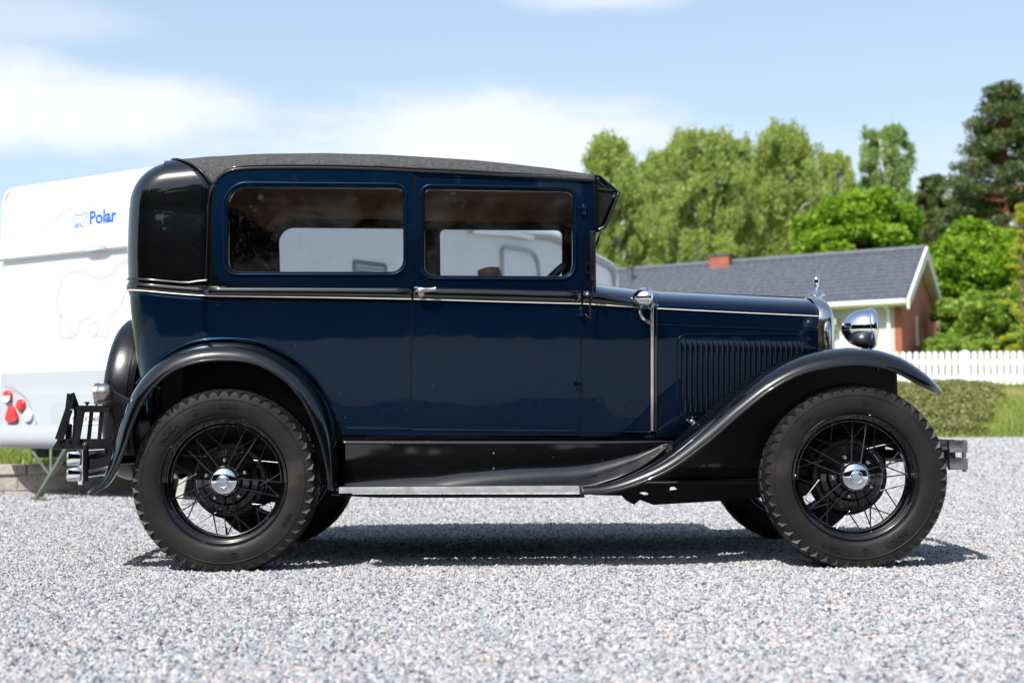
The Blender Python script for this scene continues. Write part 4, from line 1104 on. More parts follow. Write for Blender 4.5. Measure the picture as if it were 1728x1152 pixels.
def strap(a, b, w0, w1, y, t=0.010):
    (ax_, az), (bx, bz) = P(*a, y), P(*b, y); d = Vector((bx - ax_, bz - az)).normalized(); n_ = Vector((-d.y, d.x))
    k = 0.0025
    mb.prism([(ax_ - n_.x * w0 * k, az - n_.y * w0 * k), (ax_ + n_.x * w0 * k, az + n_.y * w0 * k), (bx + n_.x * w1 * k, bz + n_.y * w1 * k), (bx - n_.x * w1 * k, bz - n_.y * w1 * k)], y, y + t)
strap((119, 664), (116, 690), 6.2, 6.2, Ya - 0.012); strap((116, 690), (99, 742), 6.2, 7, Ya - 0.012)
strap((119, 664), (131, 695), 6, 5, Ya + 0.02); strap((131, 690), (127, 742), 6, 6, Ya + 0.02); strap((116, 715), (115, 742), 5, 5, Ya + .03)
strap((137, 692), (129, 742), 6, 5, Ya - 0.02); strap((154, 694), (149, 742), 3.2, 3, Ya + 0.02); strap((171, 694), (167, 742), 3.2, 3, Ya + .02)
strap((128, 690), (185, 691), 5, 5, Ya + .005); strap((128, 686), (185, 686), 2.2, 2.2, Ya + 0.06); strap((186, 690), (190, 742), 3, 3, Ya + .02)
for y_ in (Ya + 0.12,):
    strap((125, 690), (190, 690), 4, 4, y_)
mb.box((PX(158, Ya + .06), Ya + 0.05, PZ(686, Ya)), (0.12, 0.06, 0.01))
for (a, b) in ((117, 668), (110, 712), (127, 716), (126, 728), (100, 745), (116, 745), (133, 745), (189, 745)):
    x, z = P(a, b, Ya - .016); mb.lathe([(0, -.012), (.005, -.011), (.007, -.004), (.007, .01)], 8, (x, Ya - .012, z))
for a in (141, 157):
    x, z = P(a, 684, Ya); mb.lathe([(.005, 0), (.005, .012), (.011, .012), (.011, .02), (0, .022)], 6, (x, Ya + .05, z - .004), 'Z')
mb.build('tow_frame', M['satin_black'], car, angle=25)
# ---- front bumper
M['steel'] = plain('polished_steel', (0.42, 0.42, 0.43), 0.32, 1.0, vs=20, var=0.1, rvar=0.1)
mb = MB(); yb0 = 5.95; xbf = PX(1627, yb0)
for (ya, yb_) in ((743, 764), (773, 793)):
    za, zb2 = PZ(ya, yb0, 1600), PZ(yb_, yb0, 1600); rows = []
    for y in np.linspace(yb0, 2 * YC - yb0, 25):
        t = (y - YC) / (YC - yb0); x = xbf + 0.05 * (1 - abs(t) ** 3)
        rows.append([(x, y, zb2), (x + 0.006, y, lerp(zb2, za, .15)), (x + 0.009, y, lerp(zb2, za, .5)), (x + 0.006, y, lerp(zb2, za, .85)), (x, y, za)])
    mb.grid(rows)
    for y, dy in ((yb0 + .02, 1), (2 * YC - yb0 - .02, 1)):
        mb.box((xbf - 0.03, y - .014 if y < YC else y + .014, (za + zb2) / 2), (0.070, 0.012, za - zb2 - .003), bev=0.003)
    for y in (yb0 + 0.012, 2 * YC - yb0 - 0.012): mb.lathe([(0, -(za - zb2) / 2), (0.015, -(za - zb2) / 2 + .001), (0.015, (za - zb2) / 2 - .001), (0.0, (za - zb2) / 2)], 20, (xbf + 0.0, y, (za + zb2) / 2), 'Z')
for y in (yb0 + 0.012, 2 * YC - yb0 - 0.012): mb.lathe([(0, -0.07), (0.009, -0.069), (0.009, 0.064), (0.0, 0.065)], 16, (xbf, y, PZ(768, yb0, 1600)), 'Z')
mb.build('front_bumper', M['steel'], car, angle=40, solid=0.004)
mb = MB()
for s in (0, 1):
    m = MB(); m.box((PX(1604, 5.96), 5.965, PZ(767, 5.96, 1600)), (0.028, 0.016, 0.125), bev=.004); m.box((PX(1590, 6.0), 6.0, PZ(768, 6.0, 1600)), (0.10, 0.012, 0.045)); m.tube([(PX(1592, 6), 6.02, PZ(768, 6., 1600)), (1.5, YC - .36, .47)], .02)
    m2 = m if not s else m.mirrored(YC); mb.add(m2.v, m2.f)
mb.build('bumper_bracket', M['satin_black'], car)
# ================================================================== GROUND
def gz(x, y):
    return 0.336 * smooth01((y - 12.5) / 8.5)
def terrain(x, y):
    if y < 20.5: return 0.0
    z = interp(y, [(20.5, 0.33), (23, 0.60), (30, 1.30), (38, 1.55), (48, 2.0), (62, 3.2), (90, 5.0), (200, 6.0), (900, 6.0)])
    return z
def mat_gravel():
    m, nt, b = new_mat('gravel_ground')
    tc = nt.nodes.new('ShaderNodeTexCoord'); vo = nt.nodes.new('ShaderNodeTexVoronoi'); vo.inputs['Scale'].default_value = 75
    nt.links.new(tc.outputs['Object'], vo.inputs['Vector'])
    sp = nt.nodes.new('ShaderNodeSeparateColor'); nt.links.new(vo.outputs['Color'], sp.inputs[0])
    c = ramp(nt, sp.outputs[0], [(p_, tuple(min(.8, q_ * 1.2) for q_ in c_)) for p_, c_ in GRAVEL])
    nt.links.new(c, b.inputs['Base Color']); b.inputs['Roughness'].default_value = 0.85
    bump(nt, b, ramp(nt, vo.outputs['Distance'], [(0.0, 1.0), (0.75, 0.0)]), 1.0, 0.012)
    return m
GRAVEL = [(0.0, (0.1, 0.112, 0.129)), (0.09, (0.167, 0.183, 0.204)), (0.2, (0.249, 0.266, 0.286)), (0.45, (0.339, 0.356, 0.376)), (0.64, (0.422, 0.434, 0.447)), (0.76, (0.436, 0.378, 0.354)), (0.86, (0.511, 0.52, 0.526)), (1.0, (0.362, 0.288, 0.268))]
def mat_stone():
    m, nt, b = new_mat('crushed_granite')
    at = nt.nodes.new('ShaderNodeAttribute'); at.attribute_type = 'INSTANCER'; at.attribute_name = 'tone'
    c = ramp(nt, at.outputs['Fac'], GRAVEL)
    mx = nt.nodes.new('ShaderNodeMix'); mx.data_type = 'RGBA'; mx.blend_type = 'MULTIPLY'; mx.inputs[0].default_value = 0.75
    nt.links.new(c, mx.inputs[6]); nt.links.new(ramp(nt, nnoise(nt, 2.2, 4, 0.7), [(0.35, 0.62), (0.6, 1.0)]), mx.inputs[7])
    nt.links.new(mx.outputs[2], b.inputs['Base Color']); b.inputs['Roughness'].default_value = 0.75
    return m
M['gravel'] = mat_gravel(); M['stone'] = mat_stone()
def sheet(name, xs, ys, zf, mat, **kw):
    mb = MB(); mb.grid([[(x, y, zf(x, y)) for x in xs] for y in ys])
    me = mb.mesh(name, 60, recalc=False)
    return tag(link(name, me, mat), **kw)
sheet('gravel', np.linspace(-14, 34, 49), list(np.linspace(-16, 12, 15)) + list(np.linspace(12.5, 21, 18)), gz, M['gravel'], label='pale crushed granite gravel of the forecourt', kind='structure')
def stones(name, x0, x1, y0, y1, label):
    """countless stones scattered over the ground by a node tree"""
    mb = MB(); me = bpy.data.meshes.new(name)
    ys = list(np.linspace(y0, y1, 50)); rows = []
    for y in ys:
        hwid = 0.40 * y + 1.1; rows.append([(x, y, gz(x, y) + 0.001) for x in np.linspace(-hwid, hwid, 16)])
    mb.grid(rows); me = mb.mesh(name, 60, recalc=False)
    o = link(name, me, M['gravel'])
    den = me.attributes.new('density', 'FLOAT', 'POINT'); siz = me.attributes.new('stone_size', 'FLOAT', 'POINT')
    for i, v in enumerate(me.vertices):
        y = v.co.y
        den.data[i].value = interp(y, [(2.8, 6800), (6.0, 6200), (8.0, 4300), (11, 2300), (15, 1100), (21, 700)])
        siz.data[i].value = interp(y, [(2.8, 1.05), (6.0, 1.0), (9, 1.2), (15, 1.6), (21, 1.9)])
    ng = bpy.data.node_groups.new('scatter_stones', 'GeometryNodeTree')
    ng.interface.new_socket('Geometry', in_out='INPUT', socket_type='NodeSocketGeometry'); ng.interface.new_socket('Geometry', in_out='OUTPUT', socket_type='NodeSocketGeometry')
    N = ng.nodes; L = ng.links
    gi = N.new('NodeGroupInput'); go = N.new('NodeGroupOutput')
    ds = N.new('GeometryNodeDistributePointsOnFaces'); L.new(gi.outputs[0], ds.inputs['Mesh'])
    na = N.new('GeometryNodeInputNamedAttribute'); na.data_type = 'FLOAT'; na.inputs['Name'].default_value = 'density'; L.new(na.outputs['Attribute'], ds.inputs['Density'])
    ns = N.new('GeometryNodeInputNamedAttribute'); ns.data_type = 'FLOAT'; ns.inputs['Name'].default_value = 'stone_size'
    join = N.new('GeometryNodeGeometryToInstance')
    for k in range(7):
        ic = N.new('GeometryNodeMeshIcoSphere'); ic.inputs['Radius'].default_value = 1.0; ic.inputs['Subdivisions'].default_value = 2
        sp = N.new('GeometryNodeSetPosition'); L.new(ic.outputs['Mesh'], sp.inputs['Geometry'])
        po = N.new('GeometryNodeInputPosition'); nz = N.new('ShaderNodeTexNoise'); nz.inputs['Scale'].default_value = 0.95; nz.inputs['Detail'].default_value = 2.0
        off = N.new('ShaderNodeVectorMath'); off.operation = 'ADD'; off.inputs[1].default_value = (k * 13.1, k * 7.7, k * 3.3); L.new(po.outputs[0], off.inputs[0]); L.new(off.outputs[0], nz.inputs['Vector'])
        sb = N.new('ShaderNodeVectorMath'); sb.operation = 'SUBTRACT'; L.new(nz.outputs['Color'], sb.inputs[0]); sb.inputs[1].default_value = (0.5, 0.5, 0.5)
        ml = N.new('ShaderNodeVectorMath'); ml.operation = 'SCALE'; L.new(sb.outputs[0], ml.inputs[0]); ml.inputs['Scale'].default_value = 2.3
        L.new(ml.outputs[0], sp.inputs['Offset'])
        sf = N.new('GeometryNodeSetShadeSmooth'); L.new(sp.outputs[0], sf.inputs[0]); sf.inputs['Shade Smooth'].default_value = False
        sm = N.new('GeometryNodeSetMaterial'); sm.inputs['Material'].default_value = M['stone']; L.new(sf.outputs[0], sm.inputs[0])
        L.new(sm.outputs[0], join.inputs[0])
    ip = N.new('GeometryNodeInstanceOnPoints'); L.new(ds.outputs['Points'], ip.inputs['Points']); L.new(join.outputs[0], ip.inputs['Instance']); ip.inputs['Pick Instance'].default_value = True
    rr = N.new('FunctionNodeRandomValue'); rr.data_type = 'FLOAT_VECTOR'; rr.inputs[1].default_value = (6.28, 6.28, 6.28); L.new(rr.outputs[0], ip.inputs['Rotation'])
    rs = N.new('FunctionNodeRandomValue'); rs.data_type = 'FLOAT_VECTOR'; rs.inputs[0].default_value = (0.0042, 0.0042, 0.0034); rs.inputs[1].default_value = (0.0132, 0.0112, 0.009); rs.inputs['Seed'].default_value = 3
    sc_ = N.new('ShaderNodeVectorMath'); sc_.operation = 'SCALE'; L.new(rs.outputs[0], sc_.inputs[0]); L.new(ns.outputs['Attribute'], sc_.inputs['Scale']); L.new(sc_.outputs[0], ip.inputs['Scale'])
    st = N.new('GeometryNodeStoreNamedAttribute'); st.data_type = 'FLOAT'; st.domain = 'INSTANCE'; st.inputs['Name'].default_value = 'tone'
    rt = N.new('FunctionNodeRandomValue'); rt.data_type = 'FLOAT'; rt.inputs['Seed'].default_value = 9
    L.new(ip.outputs[0], st.inputs['Geometry']); L.new(rt.outputs[1], st.inputs['Value'])
    L.new(st.outputs[0], go.inputs[0])
    md = o.modifiers.new('stones', 'NODES'); md.node_group = ng
    return tag(o, label, kind='stuff')
stones('gravel_stones', -3, 3, 2.7, 20.5, 'loose grey, white and pink crushed stones covering the forecourt')

def mat_grass(name, a, b_, c, scale=0.6):
    m, nt, b = new_mat(name)
    nt.links.new(ramp(nt, nnoise(nt, scale, 8, 0.68), [(0.3, a), (0.5, b_), (0.68, c)]), b.inputs['Base Color'])
    b.inputs['Roughness'].default_value = 0.9; bump(nt, b, nnoise(nt, 14, 5), 0.7, 0.06); return m
M['grass'] = mat_grass('lawn', (0.055, 0.115, 0.014), (0.125, 0.165, 0.028), (0.26, 0.215, 0.085), 0.55)
M['lawn_left'] = mat_grass('lawn_green', (0.05, 0.13, 0.01), (0.09, 0.19, 0.018), (0.15, 0.22, 0.04), 1.5)
ys = list(np.linspace(20.6, 50, 40)) + [55, 62, 75, 90, 120, 200, 400, 900]
xs = [-600, -300, -120, -60] + list(np.linspace(-40, 60, 51)) + [80, 120, 300, 600]
rs_ = random.Random(3)
sheet('grass_slope', xs, ys, lambda x, y: terrain(x, y) + (0.05 * math.sin(x * 1.3 + y * 0.7) * smooth01((y - 21) / 4) if y < 60 else 0) - 0.02, M['grass'], label='green and straw coloured grass bank rising beyond the gravel', kind='structure')
sheet('lawn', np.linspace(-60, -2.05, 30), np.linspace(12.72, 20.9, 8), lambda x, y: 0.262 + 0.02 * (y - 12.7), M['lawn_left'], label='bright green lawn held up by the block wall behind the caravan', kind='structure')
sheet('ground', [-900, -100, -14, 34, 100, 900], [-900, -100, -16, 0, 12, 20.6, 60, 900], lambda x, y: -0.06, M['grass'], label='open ground round the forecourt', kind='structure')

# ---- grass blades (stuff)
def leaf_mesh(name, C, U, V, mats, mi=None, tri=False, tone=None):
    """many small leaves: centre C, half axes U, V (numpy, N x 3)"""
    n = len(C)
    if tri:
        vs = np.stack([C - U, C + U, C + V], 1).reshape(-1, 3); k = 3
    else:
        vs = np.stack([C - U * .35 - V, C + U * 0.9 - V * .1, C + U * .35 + V, C - U * 0.9 + V * .1], 1).reshape(-1, 3); k = 4
    me = bpy.data.meshes.new(name); me.vertices.add(n * k); me.vertices.foreach_set('co', vs.astype(np.float32).ravel())
    me.loops.add(n * k); me.loops.foreach_set('vertex_index', np.arange(n * k, dtype=np.int32))
    me.polygons.add(n); me.polygons.foreach_set('loop_start', np.arange(0, n * k, k, dtype=np.int32))
    at = me.attributes.new('tone', 'FLOAT', 'FACE'); at.data.foreach_set('value', (np.random.rand(n) if tone is None else tone).astype(np.float32))
    me.update(calc_edges=True); me.validate()
    for m in (mats if isinstance(mats, list) else [mats]): me.materials.append(m)
    return me
def mat_leaf(name, stops, trans=0.42, rough=0.55):
    m = bpy.data.materials.new(name); m.use_nodes = True; nt = m.node_tree; N = nt.nodes; L = nt.links; b = N['Principled BSDF']
    at = N.new('ShaderNodeAttribute'); at.attribute_name = 'tone'
    c = ramp(nt, at.outputs['Fac'], stops); L.new(c, b.inputs['Base Color']); b.inputs['Roughness'].default_value = rough; b.inputs['Specular IOR Level'].default_value = 0.3
    tl = N.new('ShaderNodeBsdfTranslucent'); L.new(c, tl.inputs[0]); mx = N.new('ShaderNodeMixShader'); mx.inputs[0].default_value = trans
    L.new(b.outputs[0], mx.inputs[1]); L.new(tl.outputs[0], mx.inputs[2]); L.new(mx.outputs[0], N['Material Output'].inputs[0]); return m
M['birch_leaf'] = mat_leaf('birch_leaves', [(0.0, (0.25, 0.33, 0.07)), (0.5, (0.40, 0.49, 0.12)), (1.0, (0.58, 0.64, 0.25))], 0.62)
M['birch_leaf2'] = mat_leaf('birch_leaves_blue', [(0.0, (0.20, 0.30, 0.09)), (0.5, (0.32, 0.44, 0.14)), (1.0, (0.48, 0.58, 0.25))], 0.62)
M['maple_leaf'] = mat_leaf('maple_leaves', [(0.0, (0.12, 0.25, 0.01)), (0.5, (0.22, 0.39, 0.025)), (1.0, (0.36, 0.52, 0.05))], 0.5)
M['pine_leaf'] = mat_leaf('pine_needles', [(0.0, (0.05, 0.085, 0.028)), (0.5, (0.09, 0.13, 0.04)), (1.0, (0.17, 0.19, 0.06))], 0.2)
M['yellow_leaf'] = mat_leaf('larch_needles', [(0.0, (0.32, 0.40, 0.03)), (1.0, (0.60, 0.58, 0.07))], 0.45)
M['shrub_leaf'] = mat_leaf('shrub_leaves', [(0.0, (0.15, 0.27, 0.03)), (0.6, (0.29, 0.44, 0.06)), (1.0, (0.48, 0.55, 0.18))], 0.45)
M['hedge_leaf'] = mat_leaf('hedge_leaves', [(0.0, (0.13, 0.16, 0.045)), (0.6, (0.22, 0.24, 0.075)), (1.0, (0.31, 0.29, 0.11))], 0.3)
M['dark_leaf'] = mat_leaf('dark_leaves', [(0.0, (0.018, 0.035, 0.01)), (1.0, (0.05, 0.08, 0.02))], 0.2)
M['blade'] = mat_leaf('grass_blades', [(0.0, (0.12, 0.22, 0.02)), (0.6, (0.25, 0.32, 0.05)), (1.0, (0.48, 0.40, 0.18))], 0.4)
M['bark'] = plain('bark', (0.12, 0.09, 0.065), 0.9, vs=6, var=0.5)
M['pine_bark'] = plain('pine_bark', (0.30, 0.13, 0.06), 0.9, vs=5, var=0.4)
def mat_birch():
    m, nt, b = new_mat('birch_bark')
    nt.links.new(ramp(nt, nnoise(nt, 3.0, 5, 0.7, sc3=(1, 1, 3.5)), [(0.42, (0.06, 0.055, 0.05)), (0.5, (0.6, 0.58, 0.54))]), b.inputs['Base Color']); b.inputs['Roughness'].default_value = 0.8; return m
M['birch_bark'] = mat_birch()
rng = np.random.default_rng(11)
def unit(n):
    v = rng.normal(size=(n, 3)); return v / np.linalg.norm(v, axis=1, keepdims=True)
def ortho(n_):
    a = unit(len(n_)); u = np.cross(n_, a); u /= np.linalg.norm(u, axis=1, keepdims=True) + 1e-9; return u, np.cross(n_, u)
def blades(name, x0, x1, y0, y1, n, h, zf, label, mat='blade'):
    x = rng.uniform(x0, x1, n); y = rng.uniform(y0, y1, n); z = np.array([zf(a, b) for a, b in zip(x, y)])
    C = np.stack([x, y, z], 1); an = rng.uniform(0, 6.28, n); w = rng.uniform(0.004, 0.010, n)
    U = np.stack([np.cos(an) * w, np.sin(an) * w, np.zeros(n)], 1); V = np.stack([rng.normal(0, .35, n), rng.normal(0, .35, n), np.ones(n)], 1) * (h * rng.uniform(.5, 1.2, n))[:, None]
    o = bpy.data.objects.new(name, leaf_mesh(name, C, U, V, M[mat], tri=True)); col.objects.link(o); tag(o, label, kind='stuff')
blades('lawn_grass', -7.0, -2.1, 12.75, 16.5, 30000, 0.07, lambda x, y: 0.262 + 0.02 * (y - 12.7), 'short bright grass with seed stalks on the lawn behind the caravan')
blades('bank_grass', 5.2, 14, 20.6, 30.5, 60000, 0.09, lambda x, y: terrain(x, y) - 0.02, 'rough green and dry grass on the bank below the picket fence')

def tree(name, label, px, Y, top, wpx, kind, z0=None, group=None, bottom=None, seed=0, leaves=1.0, cat='tree', lean=0.0):
    """trunk, limbs and a crown of leaf clumps; px, top, wpx measured in the photograph at depth Y"""
    global rng
    rng = np.random.default_rng(seed + 100)
    rr = random.Random(seed)
    x, zt = P(px, top, Y); z0 = terrain(x, Y) if z0 is None else z0
    W = wpx / FPX * Y; H = zt - z0
    cb = P(px, bottom, Y)[1] if bottom else z0 + H * 0.15
    root = empty(name, (x, Y, z0), 0, label, cat, group)
    tr = MB(); bark = {'birch': 'birch_bark', 'pine': 'pine_bark'}.get(kind, 'bark'); r0 = 0.015 * H + 0.03
    path = [(x + lean * t * t * W + 0.12 * W * 0.2 * math.sin(t * 5 + seed), Y, z0 + H * 0.96 * t) for t in np.linspace(0, 1, 9)]
    tr.tube(path, [max(0.02, r0 * (1 - 0.9 * t)) for t in np.linspace(0, 1, 9)], seg=8)
    def trunk_at(z): t = max(0, min(1, (z - z0) / (H * 0.96))); i = min(7, int(t * 8)); f = t * 8 - i; return Vector(path[i]).lerp(Vector(path[i + 1]), f)
    CC = []; CS = []
    if kind == 'birch':
        nc = int(190 * leaves)
        for i in range(nc):
            t = rr.random() ** 0.8; z = lerp(cb, zt - 0.25, t)
            a = rr.uniform(0, 6.283)
            env = W / 2 * 1.2 * (0.30 + 0.85 * (1 - t) ** 0.5) * (0.78 + 0.26 * math.sin(2 * a + 5 * t + seed) + 0.16 * math.sin(3 * a - 13 * t + 2 * seed) + 0.1 * math.sin(23 * t + seed)) 
            rad = env * math.sqrt(rr.uniform(0.08, 1)) * rr.choice((1, 1, 1, 1.12))
            c = (x + rad * math.cos(a), Y + rad * math.sin(a) * 0.9, z)
            s = W * rr.uniform(0.028, 0.075); CC.append(c); CS.append((s * .8, s * .8, s * rr.uniform(1.5, 3.0), int(190)))
    elif kind == 'pine':
        nc = int(105 * leaves)
        for i in range(nc):
            t = rr.random(); z = lerp(cb, zt - 0.1, t)
            env = W / 2 * (1 - t) ** 0.6 * (0.62 + 0.45 * abs(math.sin(9 * t + seed)))+0.15
            a = rr.uniform(0, 6.283); rad = env * math.sqrt(rr.uniform(0.15, 1))
            s = W * rr.uniform(0.07, 0.13); CC.append((x + rad * math.cos(a), Y + rad * math.sin(a), z)); CS.append((s, s, s * .5, 260))
    elif kind == 'larch':
        for i in range(int(75 * leaves)):
            t = rr.random(); z = lerp(cb, zt, t); env = W / 2 * (1 - t) ** .8 * (0.6 + 0.5 * abs(math.sin(11 * t + seed))); a = rr.uniform(0, 6.28); rad = env * math.sqrt(rr.random())
            s = W * rr.uniform(0.06, 0.1); CC.append((x + rad * math.cos(a), Y + rad * math.sin(a), z)); CS.append((s, s, s * .6, 120))
    else:
        nc = int(85 * leaves)
        for i in range(nc):
            d = unit(1)[0]; q = rr.uniform(0.35, 1.0) ** 0.6
            hh = (zt - cb) / 2; s = W * rr.uniform(0.075, 0.14)
            lump = 1.04 + 0.20 * math.sin(3 * math.atan2(d[0], d[2]) + seed) + 0.10 * math.sin(5 * d[2] + seed * 2)
            CC.append((x + d[0] * q * lump * (W / 2 - s * .8), Y + d[1] * q * (W / 2 - s * .8) * .8, (zt + cb) / 2 + d[2] * q * (hh - s * .6))); CS.append((s, s, s * .72, 420))
    Cs = []; Ts = []
    lsz = {'birch': 0.046, 'pine': 0.085, 'larch': .07, 'maple': 0.085, 'shrub': 0.07, 'dark': 0.2}[kind] * (Y / 60) ** 0.7 * (1.0 if W > 2 else 0.7)
    for c, s in zip(CC, CS):
        n = int(s[3] * 1.0); p = unit(n) * (rng.random((n, 1)) ** 0.45) * np.array(s[:3]) + np.array(c)
        if kind == 'birch':  # hanging strands
            p[:, 0] += rng.normal(0, .08, n)
        Cs.append(p); Ts.append(np.clip(rng.normal(0.5 + rr.uniform(-.22, .22), 0.2, n), 0, 1))
        if kind != 'larch' and rr.random() < 0.55:
            b_ = Vector(c); base_ = trunk_at(max(z0 + 0.2 * H if kind != 'shrub' else z0, c[2] - (0.9 if kind != 'pine' else 0.15) * abs(c[0] - x) - 0.1 * H * (kind != 'pine')))
            mid = base_.lerp(b_, 0.55) + Vector((0, 0, 0.06 * H * (1 if kind != 'pine' else -.2)))
            tr.tube([base_, mid, b_], [0.012 * W + .01, 0.007 * W + .006, 0.004], seg=5, cap=False)
    Cc = np.concatenate(Cs); T_ = np.concatenate(Ts); n = len(Cc); nn = unit(n); nn[:, 2] = np.abs(nn[:, 2]) * (0.5 if kind == 'birch' else 1.2) + .1; nn /= np.linalg.norm(nn, axis=1, keepdims=True)
    U, V = ortho(nn); sz = (lsz * rng.uniform(0.6, 1.4, n))[:, None]
    U = U * sz; V = V * sz
    if kind == 'birch': V[:, 2] -= sz[:, 0] * 0.8
    if kind in ('pine', 'larch'): V *= 0.35
    Mt = {'birch': 'birch_leaf' if seed % 3 else 'birch_leaf2', 'pine': 'pine_leaf', 'maple': 'maple_leaf', 'shrub': 'shrub_leaf', 'larch': 'yellow_leaf', 'dark': 'dark_leaf'}[kind]
    link('trunk', tr.mesh('trunk', 60, recalc=False), M[bark], root)
    link('crown', leaf_mesh('crown', Cc, U, V, M[Mt], tone=T_), [], root)
    return root
# birches behind the house, from the car to the right
G1 = 'birches in the row behind the house'
tree('birch_tree', 'drooping pale birch rising just beyond the sun visor of the car, nearest to it', 1028, 62, 233, 155, 'birch', group=G1, bottom=470, seed=1, leaves=1.2)
tree('birch_tree', 'small dim birch seen in the dip beside the visor birch, lowest top of the row', 1103, 78, 258, 120, 'birch', group=G1, bottom=470, seed=2)
tree('birch_tree', 'tall dense drooping birch standing behind the chimney, left of the broadest birch', 1175, 60, 223, 165, 'birch', group=G1, bottom=480, seed=4, leaves=1.7)
tree('birch_tree', 'dim birch filling the gap between the two tallest birches above the chimney', 1242, 74, 236, 100, 'birch', group=G1, bottom=470, seed=5, leaves=1.1)
tree('birch_tree', 'broadest birch of the row, crown swelling above the middle of the grey roof', 1318, 62, 214, 190, 'birch', group=G1, bottom=480, seed=7, leaves=1.9)
tree('birch_tree', 'thin pale birch behind the bright maple, its top just left of the feathery birch', 1412, 80, 258, 115, 'birch', group=G1, bottom=440, seed=8, leaves=0.7)
tree('birch_tree', 'feathery bluish birch with a narrow pointed top above the bright green maple', 1492, 72, 209, 128, 'birch', group=G1, bottom=430, seed=9, leaves=0.85)
tree('birch_tree', 'low grey-green birch in the dip between the feathery birch and the pine', 1560, 82, 322, 120, 'birch', group=G1, bottom=470, seed=36, leaves=.9)
tree('birch_tree', 'faint birch crown right beside the big pine, above the right-hand maple', 1600, 80, 338, 110, 'birch', group=G1, bottom=470, seed=37, leaves=.9)
tree('birch_tree', 'low pale birch close behind the caravan nose, under the visor', 1012, 68, 330, 110, 'birch', group=G1, bottom=500, seed=31, leaves=.9)
tree('birch_tree', 'low birch filling the row right of the chimney, under the broadest crown', 1268, 70, 325, 170, 'birch', group=G1, bottom=500, seed=32, leaves=1.2)
tree('birch_tree', 'low dim birch closing the row behind the left end of the bright maples', 1375, 76, 318, 110, 'birch', group=G1, bottom=480, seed=34, leaves=.9)
tree('birch_tree', 'low shaded birch filling the bottom of the row left of the chimney', 1120, 66, 320, 190, 'birch', group=G1, bottom=500, seed=10, leaves=1.3)
tree('maple_tree', 'bright green rounded maple spreading over the ridge of the grey roof', 1455, 54, 306, 240, 'maple', bottom=520, seed=13, leaves=1.7)
tree('maple_tree', 'low bright green maple left end of the maple clump, just over the ridge', 1385, 55, 372, 100, 'maple', bottom=500, seed=14, leaves=0.8)
tree('spruce_tree', 'small dark conifer showing between the bright maple and the big pine', 1572, 70, 294, 105, 'pine', bottom=430, seed=15, leaves=0.9)
tree('pine_tree', 'tall dark Scots pine with reddish trunk at the right edge of the picture', 1690, 60, 143, 235, 'pine', bottom=400, seed=17, leaves=2.0)
tree('maple_tree', 'bright green maple right of the house gable, under the pine', 1632, 50, 366, 205, 'maple', bottom=560, seed=19, leaves=1.8)
tree('maple_tree', 'green maple cut off by the right edge of the picture, under the pine', 1745, 54, 400, 160, 'maple', bottom=600, seed=20, leaves=1.2)
tree('shrub', 'pale green broad shrub right of the brick gable above the fence', 1650, 46, 487, 165, 'shrub', bottom=610, seed=22, leaves=1.5, cat='shrub', z0=1.4)
tree('shrub', 'dense shrub rising behind the right-hand end of the picket fence', 1735, 45, 470, 130, 'shrub', bottom=620, seed=23, leaves=1.3, cat='shrub', z0=1.4)
tree('shrub', 'low shrub directly over the picket tops beside the brick gable', 1600, 44, 560, 110, 'shrub', bottom=640, seed=24, leaves=.9, cat='shrub', z0=1.3)
tree('larch_tree', 'young yellow-green larch cut by the right edge, in front of the shrubs', 1722, 38, 345, 95, 'larch', bottom=600, seed=26, leaves=1.5)
tree('shrub', 'dark green hedge bush at the far left edge beyond the caravan', -22, 17, 560, 70, 'shrub', bottom=770, seed=27, cat='shrub', z0=.3)
# the wood behind the photographer (shows in the paint, glass and chrome)
rw = random.Random(5)
rng = np.random.default_rng(5); Cs = []; Us = []; Vs = []
for i in range(70):
    a = R(180 + 170 * (i / 69 - 0.5)); rad = rw.uniform(27, 33); cx = rad * math.sin(a); cy = rad * math.cos(a) * 1.0; h = rw.uniform(12, 15); w = rw.uniform(2.6, 4.0)
    n = 1500; p = unit(n) * (rng.random((n, 1)) ** .4) * np.array([w, w, 0]) + np.array([cx, cy, 0]); p[:, 2] = rng.random(n) ** 1.1 * h * (1 - 0.35 * (np.hypot(p[:, 0] - cx, p[:, 1] - cy) / w) ** 2); nn = unit(n); U, V = ortho(nn); Cs.append(p); Us.append(U * .42); Vs.append(V * .42)
o = bpy.data.objects.new('wood', leaf_mesh('wood', np.concatenate(Cs), np.concatenate(Us), np.concatenate(Vs), M['dark_leaf'])); col.objects.link(o)
tag(o, 'dark trees of the wood mirrored in the car paint', kind='stuff')

